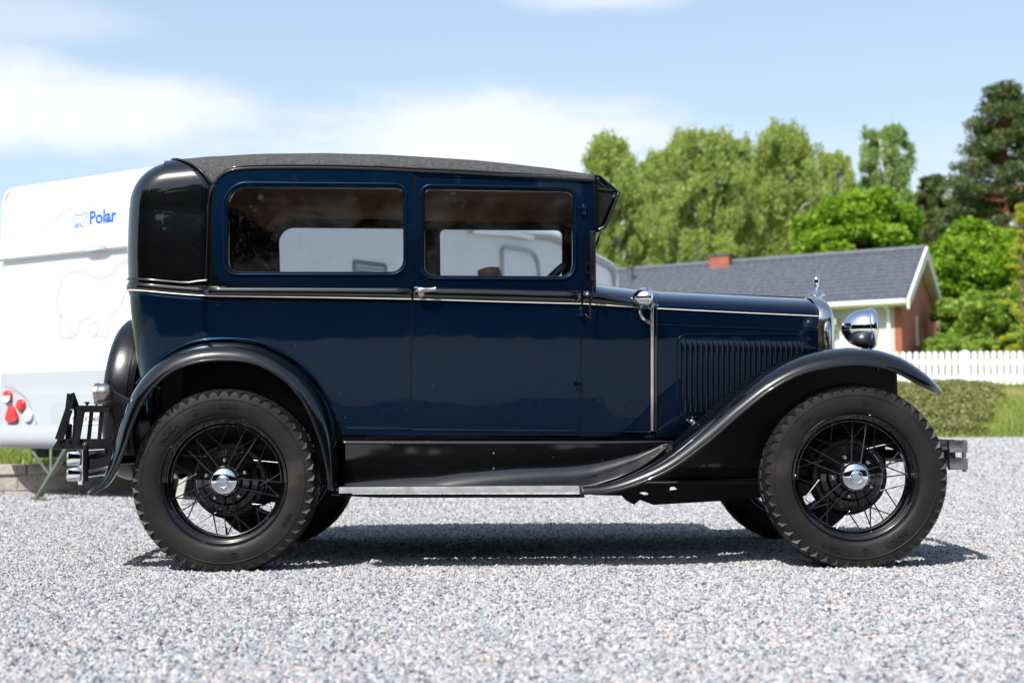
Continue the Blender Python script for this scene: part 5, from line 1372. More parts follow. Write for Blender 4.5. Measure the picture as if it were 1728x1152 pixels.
# ---- clipped hedge bed below the fence
def hedge():
    global rng
    rng = np.random.default_rng(42)
    n = 90000
    ty = rng.random(n); y = 20.9 + 8.7 * ty
    xr_ = 6.75 + (10.05 - 6.75) * ty; x0 = -1.0
    wob = 0.18 * np.sin(y * 3.1) + 0.12 * np.sin(y * 7.3)
    x = x0 + (xr_ + wob - x0) * rng.random(n) ** 0.6
    edge = np.clip((xr_ + wob - x) / 0.28, 0, 1); front = np.clip((y - 20.9) / 0.3, 0, 1)
    top = 0.10 * np.sqrt(edge * (2 - edge)) * np.sqrt(np.clip(front * (2 - front), 0, 1)) + 0.05
    bump_ = 0.05 * np.sin(x * 4.1 + y * 2.0) * np.sin(y * 3.7) + 0.03 * np.sin(x * 11) * np.sin(y * 9)
    z = np.array([terrain(a, b) if b > 20.5 else gz(a, b) for a, b in zip(x, y)]) + (top + bump_) * (0.75 + 0.25 * rng.random(n)) * np.where(rng.random(n) < .25, rng.random(n), 1)
    C = np.stack([x, y, z], 1); nn = unit(n); nn[:, 2] = np.abs(nn[:, 2]) + .3; nn /= np.linalg.norm(nn, axis=1, keepdims=True); U, V = ortho(nn)
    sz = rng.uniform(0.012, 0.032, n)[:, None]
    root = empty('hedge', (4, 25, terrain(4, 25)), 0, 'low dense olive-brown hedge bed on the bank below the picket fence', 'hedge')
    link('foliage', leaf_mesh('foliage', C, U * sz, V * sz, M['hedge_leaf']), [], root)
    mb = MB(); rows = []
    for yy in np.linspace(21.0, 29.4, 16):
        e = lerp(6.75, 10.05, (yy - 20.9) / 8.7) - .12; rows.append([(xx, yy, (terrain(xx, yy)) + (0.06 if k not in (0, 9) else -.02) * smooth01((yy - 20.9) / .8) - 0.0) for k, xx in enumerate(list(np.linspace(-.9, e - .35, 9)) + [e])])
    mb.grid(rows); link('twigs', mb.mesh('twigs', 60), plain('hedge_core', (0.05, 0.045, 0.02), 0.9), root)
hedge()

# ================================================================== PICKET FENCE
M['white_wood'] = plain('white_fence_paint', (0.80, 0.79, 0.77), 0.55, vs=5, var=0.05)
fence = empty('picket_fence', (9.5, 29.7, 1.28), 0, 'white wooden picket fence with rounded tops along the top of the bank', 'fence')
fpath = lambda x: 30.4 - 0.16 * (x - 8.0)
pk = None; PW = 0.097; PH = 0.70
mb = MB(); prof = [(-PW / 2, 0), (PW / 2, 0)] + [(PW / 2 * math.cos(a), PH - PW / 2 + PW / 2 * math.sin(a)) for a in np.linspace(0, math.pi, 9)]
mb.prism(prof, -0.011, 0.011); pme = mb.mesh('picket', 30); 
i = 0; x = 6.9
while x < 16.5:
    o = bpy.data.objects.new('picket', pme); col.objects.link(o)
    if i == 0: pme.materials.append(M['white_wood'])
    o.parent = fence; y = fpath(x); o.location = (x - 9.5, y - 29.7 - 0.03, terrain(x, y) + 0.035 - 1.28 + random.uniform(-.004, .004)); o.rotation_euler = (0, random.uniform(-.008, .008), -0.16)
    x += 0.131; i += 1
for h in (0.17, 0.50):
    mb = MB(); 
    a, b = Vector((6.8, fpath(6.8), terrain(6.8, fpath(6.8)) + h + .03)), Vector((16.6, fpath(16.6), terrain(16.6, fpath(16.6)) + h + .03)); d = b - a
    T = Matrix.Translation((a + b) / 2) @ Matrix.Rotation(math.atan2(d.y, d.x), 4, 'Z') @ Matrix.Rotation(-math.asin(d.z / d.length), 4, 'Y')
    mb.box((0, 0.0, 0), (d.length, 0.035, 0.085), M=T); mb.build('rail', M['white_wood'], fence)
for px_ in (7.6, 9.62, 11.7, 13.7, 15.7):
    mb = MB(); y = fpath(px_); mb.box((px_, y + 0.045, terrain(px_, y) + 0.39), (0.09, 0.07, 0.74), bev=0.006); mb.build('post', M['white_wood'], fence)

# ================================================================== HOUSE
gd = Vector((0.4226, 0.9063, 0)); ld = Vector((-0.829, 0.558, 0)).normalized()
def brick(name, d, c1, c2, mortar, bw=0.25, rh=0.078):
    m, nt, b = new_mat(name)
    ge = nt.nodes.new('ShaderNodeNewGeometry'); dt = nt.nodes.new('ShaderNodeVectorMath'); dt.operation = 'DOT_PRODUCT'; dt.inputs[1].default_value = tuple(d)
    sp = nt.nodes.new('ShaderNodeSeparateXYZ'); cb = nt.nodes.new('ShaderNodeCombineXYZ')
    nt.links.new(ge.outputs['Position'], dt.inputs[0]); nt.links.new(ge.outputs['Position'], sp.inputs[0]); nt.links.new(dt.outputs['Value'], cb.inputs[0]); nt.links.new(sp.outputs[2], cb.inputs[1])
    bt = nt.nodes.new('ShaderNodeTexBrick'); bt.inputs['Scale'].default_value = 1; bt.inputs['Brick Width'].default_value = bw; bt.inputs['Row Height'].default_value = rh; bt.inputs['Mortar Size'].default_value = 0.008
    bt.inputs['Color1'].default_value = (*c1, 1); bt.inputs['Color2'].default_value = (*c2, 1); bt.inputs['Mortar'].default_value = (*mortar, 1)
    nt.links.new(cb.outputs[0], bt.inputs['Vector']); nt.links.new(bt.outputs['Color'], b.inputs['Base Color']); b.inputs['Roughness'].default_value = 0.85
    n = nt.nodes.new('ShaderNodeBump'); n.inputs['Distance'].default_value = 0.01; n.invert = True; nt.links.new(bt.outputs['Fac'], n.inputs['Height']); nt.links.new(n.outputs[0], b.inputs['Normal'])
    return m
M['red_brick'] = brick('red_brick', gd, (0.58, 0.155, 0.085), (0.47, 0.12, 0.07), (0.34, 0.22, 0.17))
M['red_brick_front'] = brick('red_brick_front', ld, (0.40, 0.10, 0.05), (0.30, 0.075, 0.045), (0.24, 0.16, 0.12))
M['white_brick'] = brick('white_brick', ld, (0.62, 0.60, 0.57), (0.57, 0.55, 0.53), (0.50, 0.48, 0.46))
M['white_trim'] = plain('white_trim', (0.80, 0.79, 0.76), 0.5, vs=3, var=0.05)
M['tile'] = plain('dark_roof_tile', (0.080, 0.088, 0.106), 0.55, vs=8, var=0.35)
hx, hz = P(1529, 505, 42.0); E1 = Vector((hx, 42.0, hz))
ax_, az_ = P(1553, 420, 42 + 3.4); A = Vector((ax_, 45.4, az_)); A = E1 + gd * 3.75; A.z = az_
E2 = E1 + gd * 7.6; E2.z = P(1593, 533, E2.y)[1]
house = empty('house', (12, 46, 1.6), 0, 'single-storey house with dark tiled roof, white front wall and red brick gable', 'house')
LEN = 18.0
def slab_roof(a, b, L_, name):
    """courses of wavy tiles from the ridge a down to the eave b, running L_ along the house"""
    mb = MB(); rows = []; nc = 13; down = (b - a); nw = int(L_ / 0.30)
    up = down.cross(ld).normalized(); 
    if up.z < 0: up = -up
    for c in range(nc):
        for e, hgt in ((0.0, 0.0), (0.985, 0.030)):
            t = (c + e) / nc; row = []
            for k in range(nw * 4 + 1):
                s = k / 4 * 0.30; row.append(tuple(a + down * t + ld * s + up * (hgt + 0.017 * math.cos(k / 4 * 2 * math.pi))))
            rows.append(row)
    mb.grid(rows); o = mb.build(name, M['tile'], house, angle=30, recalc=False, solid=None)
    mb = MB(); q = [a, b, b + ld * L_, a + ld * L_]; mb.add([p - up * 0.05 for p in q] + [p - up * 0.20 for p in q], [(0, 1, 2, 3), (7, 6, 5, 4), (0, 4, 5, 1), (1, 5, 6, 2), (2, 6, 7, 3), (3, 7, 4, 0)])
    mb.build('soffit', M['white_trim'], house)
    return o
slab_roof(A, E1, LEN, 'roof'); slab_roof(A, E2, LEN, 'roof')
mb = MB(); mb.tube([A + ld * s + Vector((0, 0, 0.02)) for s in np.linspace(0.02, LEN, 40)], 0.11, seg=8); mb.build('ridge_tiles', M['tile'], house)
# barge boards
for e in (E1, E2):
    d = (e - A); upv = Vector((0, 0, 1)); o_ = -ld * 0.03; mb = MB()
    q = [A + upv * 0.08, e + upv * 0.02, e - upv * 0.28, A - upv * 0.30]
    mb.add([p + o_ for p in q] + [p + o_ * 3 for p in q], [(0, 1, 2, 3), (7, 6, 5, 4), (0, 4, 5, 1), (1, 5, 6, 2), (2, 6, 7, 3), (3, 7, 4, 0)]); mb.build('barge_board', M['white_trim'], house)
mb = MB(); od = -gd; mb.tube([E1 + od * 0.07 + ld * s - Vector((0, 0, 0.06)) for s in np.linspace(0, LEN, 10)], 0.075); mb.build('gutter', M['white_trim'], house)
W0 = E1 + ld * 0.25 + gd * 0.45
HG = 1.2
Wf = W0 + gd * 6.7
apx = A + ld * 0.25
mb = MB()  # gable wall
g = [Vector((W0.x, W0.y, HG)), Vector((Wf.x, Wf.y, HG)), Vector((Wf.x, Wf.y, E2.z + 0.25)), Vector((apx.x, apx.y, apx.z - 0.2)), Vector((W0.x, W0.y, E1.z + 0.15))]
mb.add(g + [p + ld * 0.25 for p in g], [(0, 1, 2, 3, 4), (9, 8, 7, 6, 5)] + [(i, i + 5, (i + 1) % 5 + 5, (i + 1) % 5) for i in range(5)])
mb.build('gable_wall', M['red_brick'], house)
nf = gd * -1
def front_box(s0, s1, z0, z1, proud, mat, name, thick=0.2, par=None):
    mb = MB(); q = [W0 + ld * s0, W0 + ld * s1]; vs = []
    for p in q:
        for z in (z0, z1): vs.append(Vector((p.x, p.y, z)) + nf * proud)
    vs = [vs[0], vs[2], vs[3], vs[1]]; bk = [v - nf * thick for v in vs]
    mb.add(vs + bk, [(0, 1, 2, 3), (7, 6, 5, 4), (0, 4, 5, 1), (1, 5, 6, 2), (2, 6, 7, 3), (3, 7, 4, 0)]); return mb.build(name, mat, par or house)
ez = E1.z + 0.05
front_box(-0.02, 0.20, HG, ez, 0.004, M['red_brick_front'], 'corner_pier')
front_box(0.202, 1.99, HG, ez, 0.0, M['white_brick'], 'front_wall'); front_box(1.992, 6.0, HG, 2.4, 0.0, M['white_brick'], 'front_wall'); front_box(1.992, 6.0, ez - 0.45, ez, 0.0, M['white_brick'], 'front_wall'); front_box(6.002, LEN - .4, HG, ez, 0.0, M['white_brick'], 'front_wall')
M['dark_pane'] = plain('window_pane', (0.015, 0.02, 0.018), 0.05, var=0.2, coat=1.0)
M['beige'] = plain('awning_cloth', (0.42, 0.36, 0.24), 0.8)
wn = front_box(2.0, 5.99, 2.41, ez - 0.46, -0.10, M['dark_pane'], 'window', 0.05)
for (s0, s1) in ((2.0, 2.08), (3.3, 3.4), (4.6, 4.7), (5.91, 5.99)): front_box(s0, s1, 2.41, ez - 0.46, -0.04, M['white_trim'], 'window_frame', 0.06, wn)
front_box(1.95, 6.05, ez - 0.85, ez - 0.72, 0.12, M['white_trim'], 'awning_box', .1); front_box(1.95, 6.05, ez - 0.71, ez - .5, 0.35, M['beige'], 'awning', 0.4)
mb = MB(); p = W0 + ld * 0.36 + nf * 0.08; mb.tube([E1 + ld * .66 + od * .05 + Vector((0, 0, -.08)), Vector((p.x, p.y, E1.z - 0.3)), Vector((p.x, p.y, HG))], 0.055); mb.build('downpipe', M['white_trim'], house)
mb = MB(); p0 = W0 + gd * 3.05 - ld * 0.02; zz = (P(1549, 535, p0.y)[1], P(1549, 578, p0.y)[1])
def gbox(s0, s1, z0, z1, pr, th, mat, nm, par=None):
    mb = MB(); vs = []
    for s, z in ((s0, z0), (s1, z0), (s1, z1), (s0, z1)): q = W0 + gd * s - ld * pr; vs.append(Vector((q.x, q.y, z)))
    bk = [v + ld * th for v in vs]; mb.add(vs + bk, [(0, 1, 2, 3), (7, 6, 5, 4), (0, 4, 5, 1), (1, 5, 6, 2), (2, 6, 7, 3), (3, 7, 4, 0)]); return mb.build(nm, mat, par or house)
w_ = gbox(2.75, 3.35, zz[1], zz[0], 0.012, 0.05, M['dark_pane'], 'window')
gbox(2.70, 2.86, zz[1] - .02, zz[0] + .02, 0.05, 0.07, M['white_trim'], 'window_frame', w_); gbox(2.70, 3.45, zz[1] - .10, zz[1] - .021, 0.10, 0.12, M['white_trim'], 'window_sill', w_)
# chimney and flue
ch = A + ld * 9.3; cx, cz = P(1216, 447, ch.y)
d_ = (ch.x, ch.y)
t = 0; 
for s in np.linspace(3, 16, 200):
    q = A + ld * s
    if abs(864 + q.x / q.y * 2400 - 1216) < 6: ch = q; break
mb = MB(); T = Matrix.Translation((ch.x, ch.y, ch.z + 0.05)) @ Matrix.Rotation(math.atan2(ld.y, ld.x), 4, 'Z'); mb.box((0, 0, -0.1), (0.75, 0.6, 0.6), M=T); chm = mb.build('chimney', M['red_brick_front'], house)
mb = MB(); mb.box((0, 0, 0.225), (0.82, 0.68, 0.05), M=T); mb.build('chimney_cap', M['tile'], chm)
for s in np.linspace(6, 17.8, 300):
    q = A + ld * s + (E1 - A) * 0.25
    if abs(864 + q.x / q.y * 2400 - 1060) < 6: break
mb = MB(); mb.lathe([(0.11, -0.3), (0.11, 0.42), (0.14, 0.43), (0.14, 0.5), (0, .5)], 16, tuple(q), 'Z'); mb.build('flue_pipe', M['tile'], house)

# ================================================================== CARAVAN
M['cwhite'] = plain('caravan_white', (0.74, 0.74, 0.745), 0.28, coat=0.5, vs=1.5, var=0.02)
M['cgrey'] = plain('caravan_grey_plastic', (0.35, 0.37, 0.39), 0.35, coat=0.2, vs=3, var=0.03)
M['ctrim'] = plain('caravan_trim', (0.38, 0.42, 0.45), 0.35, vs=3, var=0.03)
M['bear_grey'] = plain('decal_pale_grey', (0.44, 0.46, 0.49), 0.35, var=0.03)
M['swirl'] = plain('decal_faint_grey', (0.46, 0.475, 0.495), 0.35, var=0.03)
M['decal_blue'] = plain('decal_blue', (0.004, 0.10, 0.60), 0.35, var=0.05)
M['vent'] = plain('vent_grey', (0.12, 0.17, 0.19), 0.5)
M['amber'] = plain('pale_blue_lens', (0.42, 0.58, 0.78), 0.2, coat=1.0)
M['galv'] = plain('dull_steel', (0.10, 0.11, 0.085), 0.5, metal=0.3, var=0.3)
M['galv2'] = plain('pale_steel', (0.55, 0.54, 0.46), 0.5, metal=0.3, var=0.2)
CA = R(33.5); sd = Vector((math.sin(CA), math.cos(CA), 0)); wd = Vector((-math.cos(CA), math.sin(CA), 0))
CO = Vector((-2.5, 11.03, 0)); CW = 2.335
cav = empty('caravan', tuple(CO + sd * 3.4 + wd * CW / 2), 0, 'white touring caravan with a bear emblem parked behind the old car', 'caravan')
def CP(s, w, z): return CO + sd * s + wd * w + Vector((0, 0, z))
def Q(px, py, s=0.0):
    """point (w, z) of the caravan's rear face seen at a photo pixel"""
    d = ray(px, py); o = Vector((0, 0, CAM_H)); base = CO + sd * s
    t = (base - o).dot(sd) / d.dot(sd); p = o + d * t; return ((p - base).dot(wd), p.z)
def QS(px, py, w=0.0):
    """point (s, z) of the caravan's near side"""
    d = ray(px, py); o = Vector((0, 0, CAM_H)); base = CO + wd * w
    t = (base - o).dot(wd) / d.dot(wd); p = o + d * t; return ((p - base).dot(sd), p.z)
zt_l = Q(60, 315)[1]; ZTOP = (Q(200, 292)[1] + Q(100, 309)[1]) / 2
s_line = QS(680, 437)[1]
def c_section(s, inset, zt, zb=0.42, bot=None):
    r = 0.13; pts = []
    w0, w1 = inset, CW - inset; zt = zt - inset * 0.5
    sl = s_line
    for (w, z) in ((w0 + 0.0, zb), (w0 - 0.0, sl - 0.06), (w0 + 0.0, sl), ): pts.append((w, z))
    for k in range(9): a = math.pi - k / 8 * math.pi / 2; pts.append((w0 + 0.015 + r + r * math.cos(a), zt - r + r * math.sin(a)))
    for k in range(9): a = math.pi / 2 - k / 8 * math.pi / 2; pts.append((w1 - 0.015 - r + r * math.cos(a), zt - r + r * math.sin(a)))
    pts += [(w1, sl), (w1, sl - 0.06), (w1, zb)]
    return [tuple(CP(s, w, z)) for w, z in pts]
ztop_s = [(0.0, ZTOP - 0.0), (4.8, ZTOP + 0.0)]
fs_, fz_ = QS(930, 391), QS(1004, 425); f2 = QS(1040, 478)
prof_s = [(0.0, ZTOP), (3.0, ZTOP), (4.6, ZTOP), fs_, ((fs_[0] + fz_[0]) / 2, (fs_[1] + fz_[1]) / 2 + 0.01), fz_, (f2[0] - 0.06, (fz_[1] + f2[1]) / 2 + .06), (f2[0], f2[1]), (f2[0] + 0.03, f2[1] - 0.5), (f2[0] - 0.05, 1.0)]
prof_s = cat(prof_s, 5)
mb = MB(); rows = [c_section(0.0, 0.06, ZTOP), c_section(0.012, 0.025, ZTOP), c_section(0.035, 0.006, ZTOP), c_section(0.07, 0.0, ZTOP)]
last_s = 0
for s, z in prof_s:
    if s > 0.1 and s > last_s + 0.02 and z > 1.2: rows.append(c_section(s, 0.0, z)); last_s = s
n = len(rows[0])
mb.grid(rows); mb.add(rows[0], [tuple(range(n))]); mb.add(rows[-1], [tuple(range(n - 1, -1, -1))])
body_c = mb.build('caravan_body', M['cwhite'], cav, angle=40)
# edge trims along the roof line of both sides
for w in (0.0, CW):
    q = [CP(s - 0.03, w - (0.0 if w == 0 else -0.0), z - 0.05) for s, z in prof_s if z > 1.0 and (w == 0 or s > 0.3)]
    MB().tube(q, 0.045, seg=8).build('edge_trim', M['ctrim'], cav)
q = [Vector(p) + sd * 0.02 for p in c_section(0, -0.004, ZTOP)]
MB().tube(q, 0.014, seg=6).build('edge_trim', M['cwhite'], cav)
# rear mouldings
def rear_poly(poly, s0, s1, mat, name, par=None, angle=30):
    """poly of photo pixels on the rear face, standing out from s1 to s0 (s negative = towards the viewer)"""
    ps = [Q(*p, s0) for p in poly]; mb = MB(); n = len(ps); vs = [CP(s0, *p) for p in ps] + [CP(s1, *p) for p in ps]
    mb.add(vs, [tuple(range(n)), tuple(range(2 * n - 1, n - 1, -1))] + [(i, i + n, (i + 1) % n + n, (i + 1) % n) for i in range(n)])
    return mb.build(name, mat, par or cav, angle=angle)
z_m = Q(100, 424)[1]; z_g = Q(100, 628)[1]
mb = MB()
prf = [(0.0, z_m + 0.05), (-0.02, z_m + 0.035), (-0.045, z_m + 0.01), (-0.05, z_m - 0.02), (-0.03, z_m - 0.035), (0.005, z_m - 0.04)]
mb.grid([[CP(s, w, z) for s, z in prf] for w in np.linspace(0.02, CW - 0.02, 8)]); mb.build('rear_moulding', M['cwhite'], cav, angle=50)
rear_poly([(140, 417), (146, 415.5), (174, 412), (179, 413.5), (178, 419), (172, 421.5), (148, 425), (142, 423)], -0.055, -0.03, M['ctrim'], 'brake_light_housing'); rear_poly([(146, 417.5), (170, 414.5), (170, 420.5), (146, 424)], -0.062, -0.05, M['amber'], 'brake_light')
# grey bumper moulding: profile (s, z) swept across, corners rounded
prf = [(0.0, z_g + 0.01), (-0.012, z_g + 0.012), (-0.018, z_g - 0.01), (-0.020, z_g - 0.10), (-0.035, z_g - 0.17), (-0.045, z_g - 0.20), (-0.048, 0.62), (-0.085, 0.56), (-0.10, 0.50), (-0.095, 0.45), (-0.05, 0.415), (0.25, 0.40)]
rows = []
for w in [0.0, 0.02, 0.06, 0.12] + list(np.linspace(0.2, CW - 0.2, 12)) + [CW - 0.12, CW - 0.06, CW - 0.02, CW]:
    e = min(w, CW - w); k = math.sqrt(max(0, 1 - (1 - min(1, e / 0.12)) ** 2)); rows.append([CP(s * (k if s < 0 else 1) + (0.05 * (1 - k)), w + (0.0 if s > -.06 else 0), z) for s, z in prf])
mb = MB(); mb.grid(rows); bmp_ = mb.build('rear_bumper_moulding', M['cgrey'], cav, angle=50)
rear_poly([(85, 690), (90, 681), (100, 678), (222, 671), (224, 676), (224, 742), (96, 744), (88, 738)], -0.052, -0.045, M['ctrim'], 'plate_recess')
pl = rear_poly([(112, 700), (180, 696), (180, 714), (112, 718)], -0.062, -0.053, M['white_trim'], 'number_plate')
rear_poly([(112, 700), (118, 699.6), (118, 717.6), (112, 718)], -0.064, -0.0625, M['decal_blue'], 'country_strip', pl)
def rear_text(s, px0, px1, py0, py1, mat, name, sp=-0.064, bold=0.0, par=None):
    a = Q(px0, py1, sp); b = Q(px1, py0, sp); vs, fs = text_mesh(s, 1.0, 0.0, bold); x0 = min(v.x for v in vs); x1 = max(v.x for v in vs); y0 = min(v.y for v in vs); y1 = max(v.y for v in vs)
    ah = Q(px0, py0, sp)[1]; bl = Q(px1, py1)[1] if False else a[1]
    mb = MB(); mb.add([CP(sp, lerp(a[0], b[0], (v.x - x0) / (x1 - x0)), lerp(a[1], ah, (v.y - y0) / (y1 - y0))) for v in vs], fs); return mb.build(name, mat, par or cav, recalc=False)
rear_text('NGK 482', 122, 176, 702, 713, M['rubber_black'], 'plate_lettering', par=pl)
rear_text('Polar', 151, 197, 356, 380, M['decal_blue'], 'lettering', -0.0015, 0.035)
rear_text('s.nu', 181, 192, 380, 383.5, M['bear_grey'], 'lettering', -0.0015)
def decal(pts, wpx, mat, name, closed=False, n=60, sp=-0.0015, sharp=False):
    q = [Q(*p, sp) for p in (pts if sharp else spline(pts, n, closed))]; mb = MB(); m_ = len(q); vs = []; w = wpx / FPX * 11.6 / 2
    for i, p in enumerate(q):
        a = q[(i - 1) % m_] if (closed or i) else p; b = q[(i + 1) % m_] if (closed or i < m_ - 1) else p; t = Vector((b[0] - a[0], b[1] - a[1])).normalized()
        vs += [CP(sp, p[0] - t.y * w, p[1] + t.x * w), CP(sp, p[0] + t.y * w, p[1] - t.x * w)]
    mb.add(vs, [(2 * i, 2 * i + 1, (2 * i + 3) % len(vs), (2 * i + 2) % len(vs)) for i in range(m_ if closed else m_ - 1)]); return mb.build(name, mat, cav, recalc=False)
bear = [(147, 359.5), (148, 361.5), (145.5, 366), (141, 371), (140, 377), (141, 382), (137, 382.3), (136, 378), (135, 376), (133.5, 379), (134, 382.6), (130, 383), (131, 377), (129, 378), (127.5, 380), (128, 383.4), (125, 383.6), (124.5, 378), (124, 372), (125, 366), (128.5, 363), (133, 363), (137, 363.5), (141, 360.5), (144, 359)]
decal(bear, 2.1, M['decal_blue'], 'bear_emblem', True, 90)
big = [(228, 440), (206, 443), (197, 449), (192, 457), (182, 464), (167, 469), (152, 465), (136, 459), (121, 459), (109, 467), (101, 484), (96, 504), (99, 524), (102, 545), (103, 568)]
decal(big, 9, M['bear_grey'], 'bear_emblem')
decal([(103, 570), (124, 569.5), (125, 563), (118, 552)], 7, M['bear_grey'], 'bear_emblem', n=16); decal([(130, 568), (131, 550), (136, 541), (145, 537), (152, 534), (153, 528)], 8, M['bear_grey'], 'bear_emblem', n=24)
decal([(150, 566), (152, 550), (158, 545), (166, 546), (163, 566), (180, 565), (180, 545), (190, 530), (204, 512), (214, 490), (224, 470)], 7, M['bear_grey'], 'bear_emblem', n=50); decal([(103, 530), (112, 552), (118, 568)], 6, M['bear_grey'], 'bear_emblem', n=12); decal([(151, 569), (163, 567)], 6, M['bear_grey'], 'bear_emblem', n=4)
decal([(4, 388), (25, 391), (50, 389), (75, 378), (100, 361), (120, 350), (145, 344), (165, 344), (175, 348)], 3.5, M['swirl'], 'swirl_decal'); decal([(4, 396), (25, 397.5), (55, 393), (80, 380), (105, 362), (122, 352)], 4, M['swirl'], 'swirl_decal')
decal([(172, 372), (180, 384), (195, 390), (215, 389)], 2.5, M['swirl'], 'swirl_decal')
# tail lights of the caravan
def disc(px, py, rx, ry, mat, nm, s0=-0.052, par=None, half=None):
    c = Q(px, py, s0 - .02); ex = abs(Q(px + rx, py, s0)[0] - Q(px, py, s0)[0]); ey = abs(Q(px, py - ry, s0)[1] - Q(px, py, s0)[1]); mb = MB(); rows = []
    for (k, ds) in ((1.0, 0.0), (1.0, -0.012), (0.93, -0.02), (0.6, -0.026), (0.02, -0.028)):
        rows.append([CP(s0 + ds, c[0] + ex * k * math.cos(a), c[1] + ey * k * math.sin(a)) for a in np.linspace(0, 2 * math.pi, 28, endpoint=False)])
    mb.grid(rows, closed_u=True); o = mb.build(nm, mat, par or cav, angle=60); return o
decal([(8, 652), (22, 655), (40, 668), (50, 685), (56, 702), (61, 716), (40, 718), (12, 720)], 1.2, M['vent'], 'light_cluster_edge', sp=-0.055)
l1 = disc(10, 668, 7, 10, M['red_lens'], 'tail_light'); rear_poly([(3.5, 668.5), (16.5, 667), (15.5, 674), (11.5, 678.4), (8, 678.4), (4.2, 674)], -0.082, -0.076, M['clear_lens'], 'lens', l1)
disc(33, 683, 7, 10, M['red_lens'], 'tail_light'); disc(45.5, 701.5, 7, 11, M['clear_lens'], 'reversing_light')
tri = spline([(17, 683), (25, 697), (27, 708), (18, 712), (8.5, 709), (10, 696)], 24, True); rear_poly(tri, -0.078, -0.05, M['red_lens'], 'reflector', angle=60)
# side: fridge vent, window, lamp
def side_poly(poly, w0, w1, mat, name, par=None):
    ps = [QS(*p) for p in poly]; mb = MB(); n = len(ps); vs = [CP(p[0], w0, p[1]) for p in ps] + [CP(p[0], w1, p[1]) for p in ps]
    mb.add(vs, [tuple(range(n)), tuple(range(2 * n - 1, n - 1, -1))] + [(i, i + n, (i + 1) % n + n, (i + 1) % n) for i in range(n)]); return mb.build(name, mat, par or cav)
v_ = side_poly([(595, 441), (598, 438), (648, 444.5), (652, 449), (652, 476), (595, 472)], -0.012, 0.01, M['vent'], 'fridge_vent')
for y in (446.5, 452, 459, 466): side_poly([(601, y), (645, y + 5), (645, y + 8.2), (601, y + 3.2)], -0.018, -0.0125, M['ctrim'], 'vent_slat', v_)
side_poly([(790, 392.5), (800, 388), (840, 386), (866, 391), (896, 400), (894, 405), (862, 399), (800, 395)], -0.05, 0.01, M['cwhite'], 'awning_lamp')
lp = [QS(*p) for p in spline([(847, 520), (847, 430), (849, 420), (855, 417), (890, 423), (902, 430), (907, 445), (909, 470), (909, 520)], 50)]
MB().tube([CP(s, -0.006, z) for s, z in lp], 0.022, seg=6).build('door_frame', M['ctrim'], cav)
# chassis, legs, wheels
mb = MB(); mb.box((3.3, 0.35, 0.38), (6.4, 0.06, 0.10)); mb.box((3.3, CW - 0.35, 0.38), (6.4, 0.06, 0.10)); mb.box((0.35, CW / 2, 0.37), (0.12, 1.9, 0.06)); mb.box((3.4, CW / 2, 0.32), (0.12, 2.0, 0.1))
TC = Matrix(((sd.x, wd.x, 0, CO.x), (sd.y, wd.y, 0, CO.y), (0, 0, 1, 0), (0, 0, 0, 1)))
m2 = MB(); m2.add(mb.v, mb.f, 0, TC); m2.build('chassis', M['galv'], cav)
def at(px, py, Y): x, z = P(px, py, Y); return Vector((x, Y, z))
def leg(foot, top, brace, mat, yf, yt):
    mb = MB(); f = at(*foot, yf); t_ = at(*top, yt); d = t_ - f
    mb.tube([f, t_], 0.030, seg=4); mb.tube([f + Vector((-.05, -.02, 0)), f + Vector((.07, .02, 0))], 0.02, seg=4)
    m = f.lerp(t_, 0.45); 
    for b in brace: mb.tube([m, at(*b, yt)], 0.012, seg=5)
    mb.build('support_leg', mat, cav)
leg((63, 842), (113, 758), [(55, 762), (86, 758)], M['galv'], 11.4, 11.75)
leg((298, 858), (322, 745), [(345, 770)], M['galv2'], 10.4, 11.4)
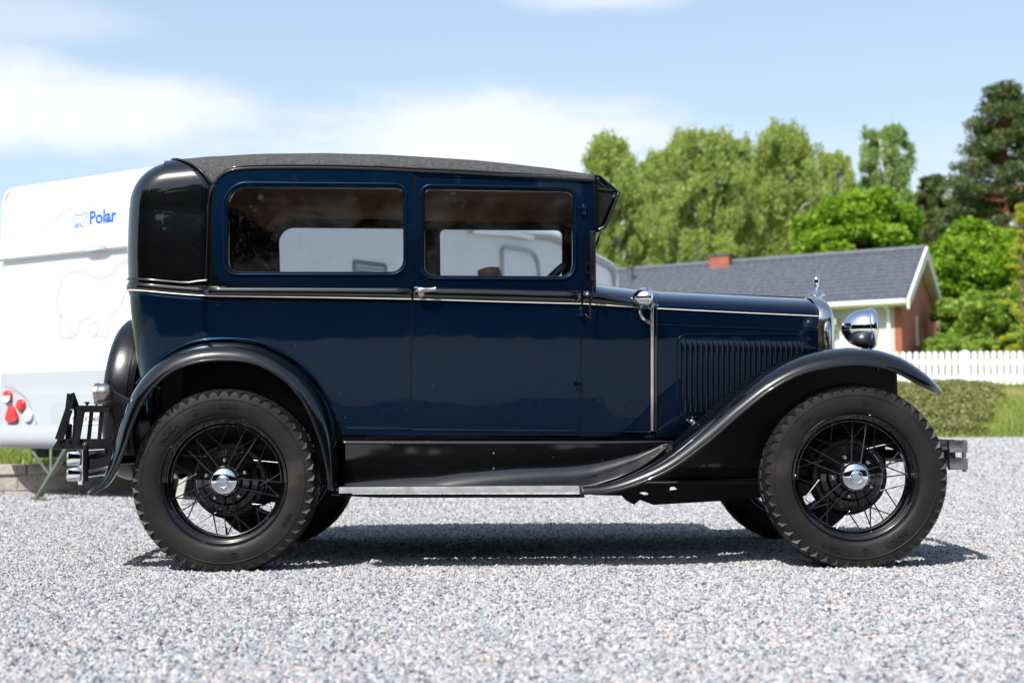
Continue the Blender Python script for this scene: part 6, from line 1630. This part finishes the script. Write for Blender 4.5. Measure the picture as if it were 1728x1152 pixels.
for w in (0.15, CW - 0.15):
    mb = MB(); mb.lathe([(0.0, -0.08), (0.2, -0.08), (0.21, -0.09), (0.30, -0.09), (0.33, -0.06), (0.335, 0), (0.33, 0.06), (0.3, 0.09), (0, 0.09)], 40, (3.4, w, 0.335)); m2 = MB(); m2.add(mb.v, mb.f, 0, TC); m2.build('wheel', M['rubber'], cav)

# ================================================================== BLOCK WALL
def mat_block():
    m, nt, b = new_mat('split_stone_block')
    nt.links.new(ramp(nt, nnoise(nt, 9, 8, 0.7), [(0.3, (0.28, 0.24, 0.20)), (0.55, (0.42, 0.38, 0.335)), (0.75, (0.52, 0.48, 0.43))]), b.inputs['Base Color'])
    b.inputs['Roughness'].default_value = 0.9; bump(nt, b, nnoise(nt, 30, 8, 0.7), 0.9, 0.02); return m
M['block'] = mat_block()
wall = empty('retaining_wall', (-3.5, 12.6, 0), 0, 'low wall of grey-beige split stone blocks holding up the lawn under the caravan', 'wall')
mb = MB(); rb = random.Random(2)
yw = 12.45
for c, (z0, z1) in enumerate(((-0.02, 0.036), (0.040, 0.176), (0.180, 0.262))):
    x = -9.0 + (0.2 if c == 1 else 0.0)
    while x < -2.1:
        L = rb.choice((0.28, 0.40, 0.52)) if c else rb.choice((.3, .24)); x1 = min(x + L, -2.05)
        if x1 - x > .06: mb.box(((x + x1) / 2, yw + 0.13 + rb.uniform(-.006, .006) - (0.012 if c == 2 else 0), (z0 + z1) / 2), (x1 - x - 0.006, 0.26, z1 - z0), bev=0.006)
        x += L
mb.build('blocks', M['block'], wall)
mb = MB(); mb.box((-5.5, yw + .16, 0.11), (6.8, 0.2, 0.26)); mb.build('mortar', plain('joint_sand', (0.16, 0.13, 0.11), 0.95), wall)
# dry seed stalks by the wall
mb = MB()
for i in range(16):
    x = rb.uniform(-5.2, -3.2); h = rb.uniform(.08, .2); mb.tube([(x, 12.8 + rb.uniform(0, .4), .26), (x + rb.uniform(-.06, .06), 12.8, .26 + h)], .003, seg=4)
o = mb.build('dry_stalks', plain('straw', (.5, .4, .2), .8)); tag(o, 'thin dry straw stalks standing in the lawn edge above the block wall', kind='stuff')
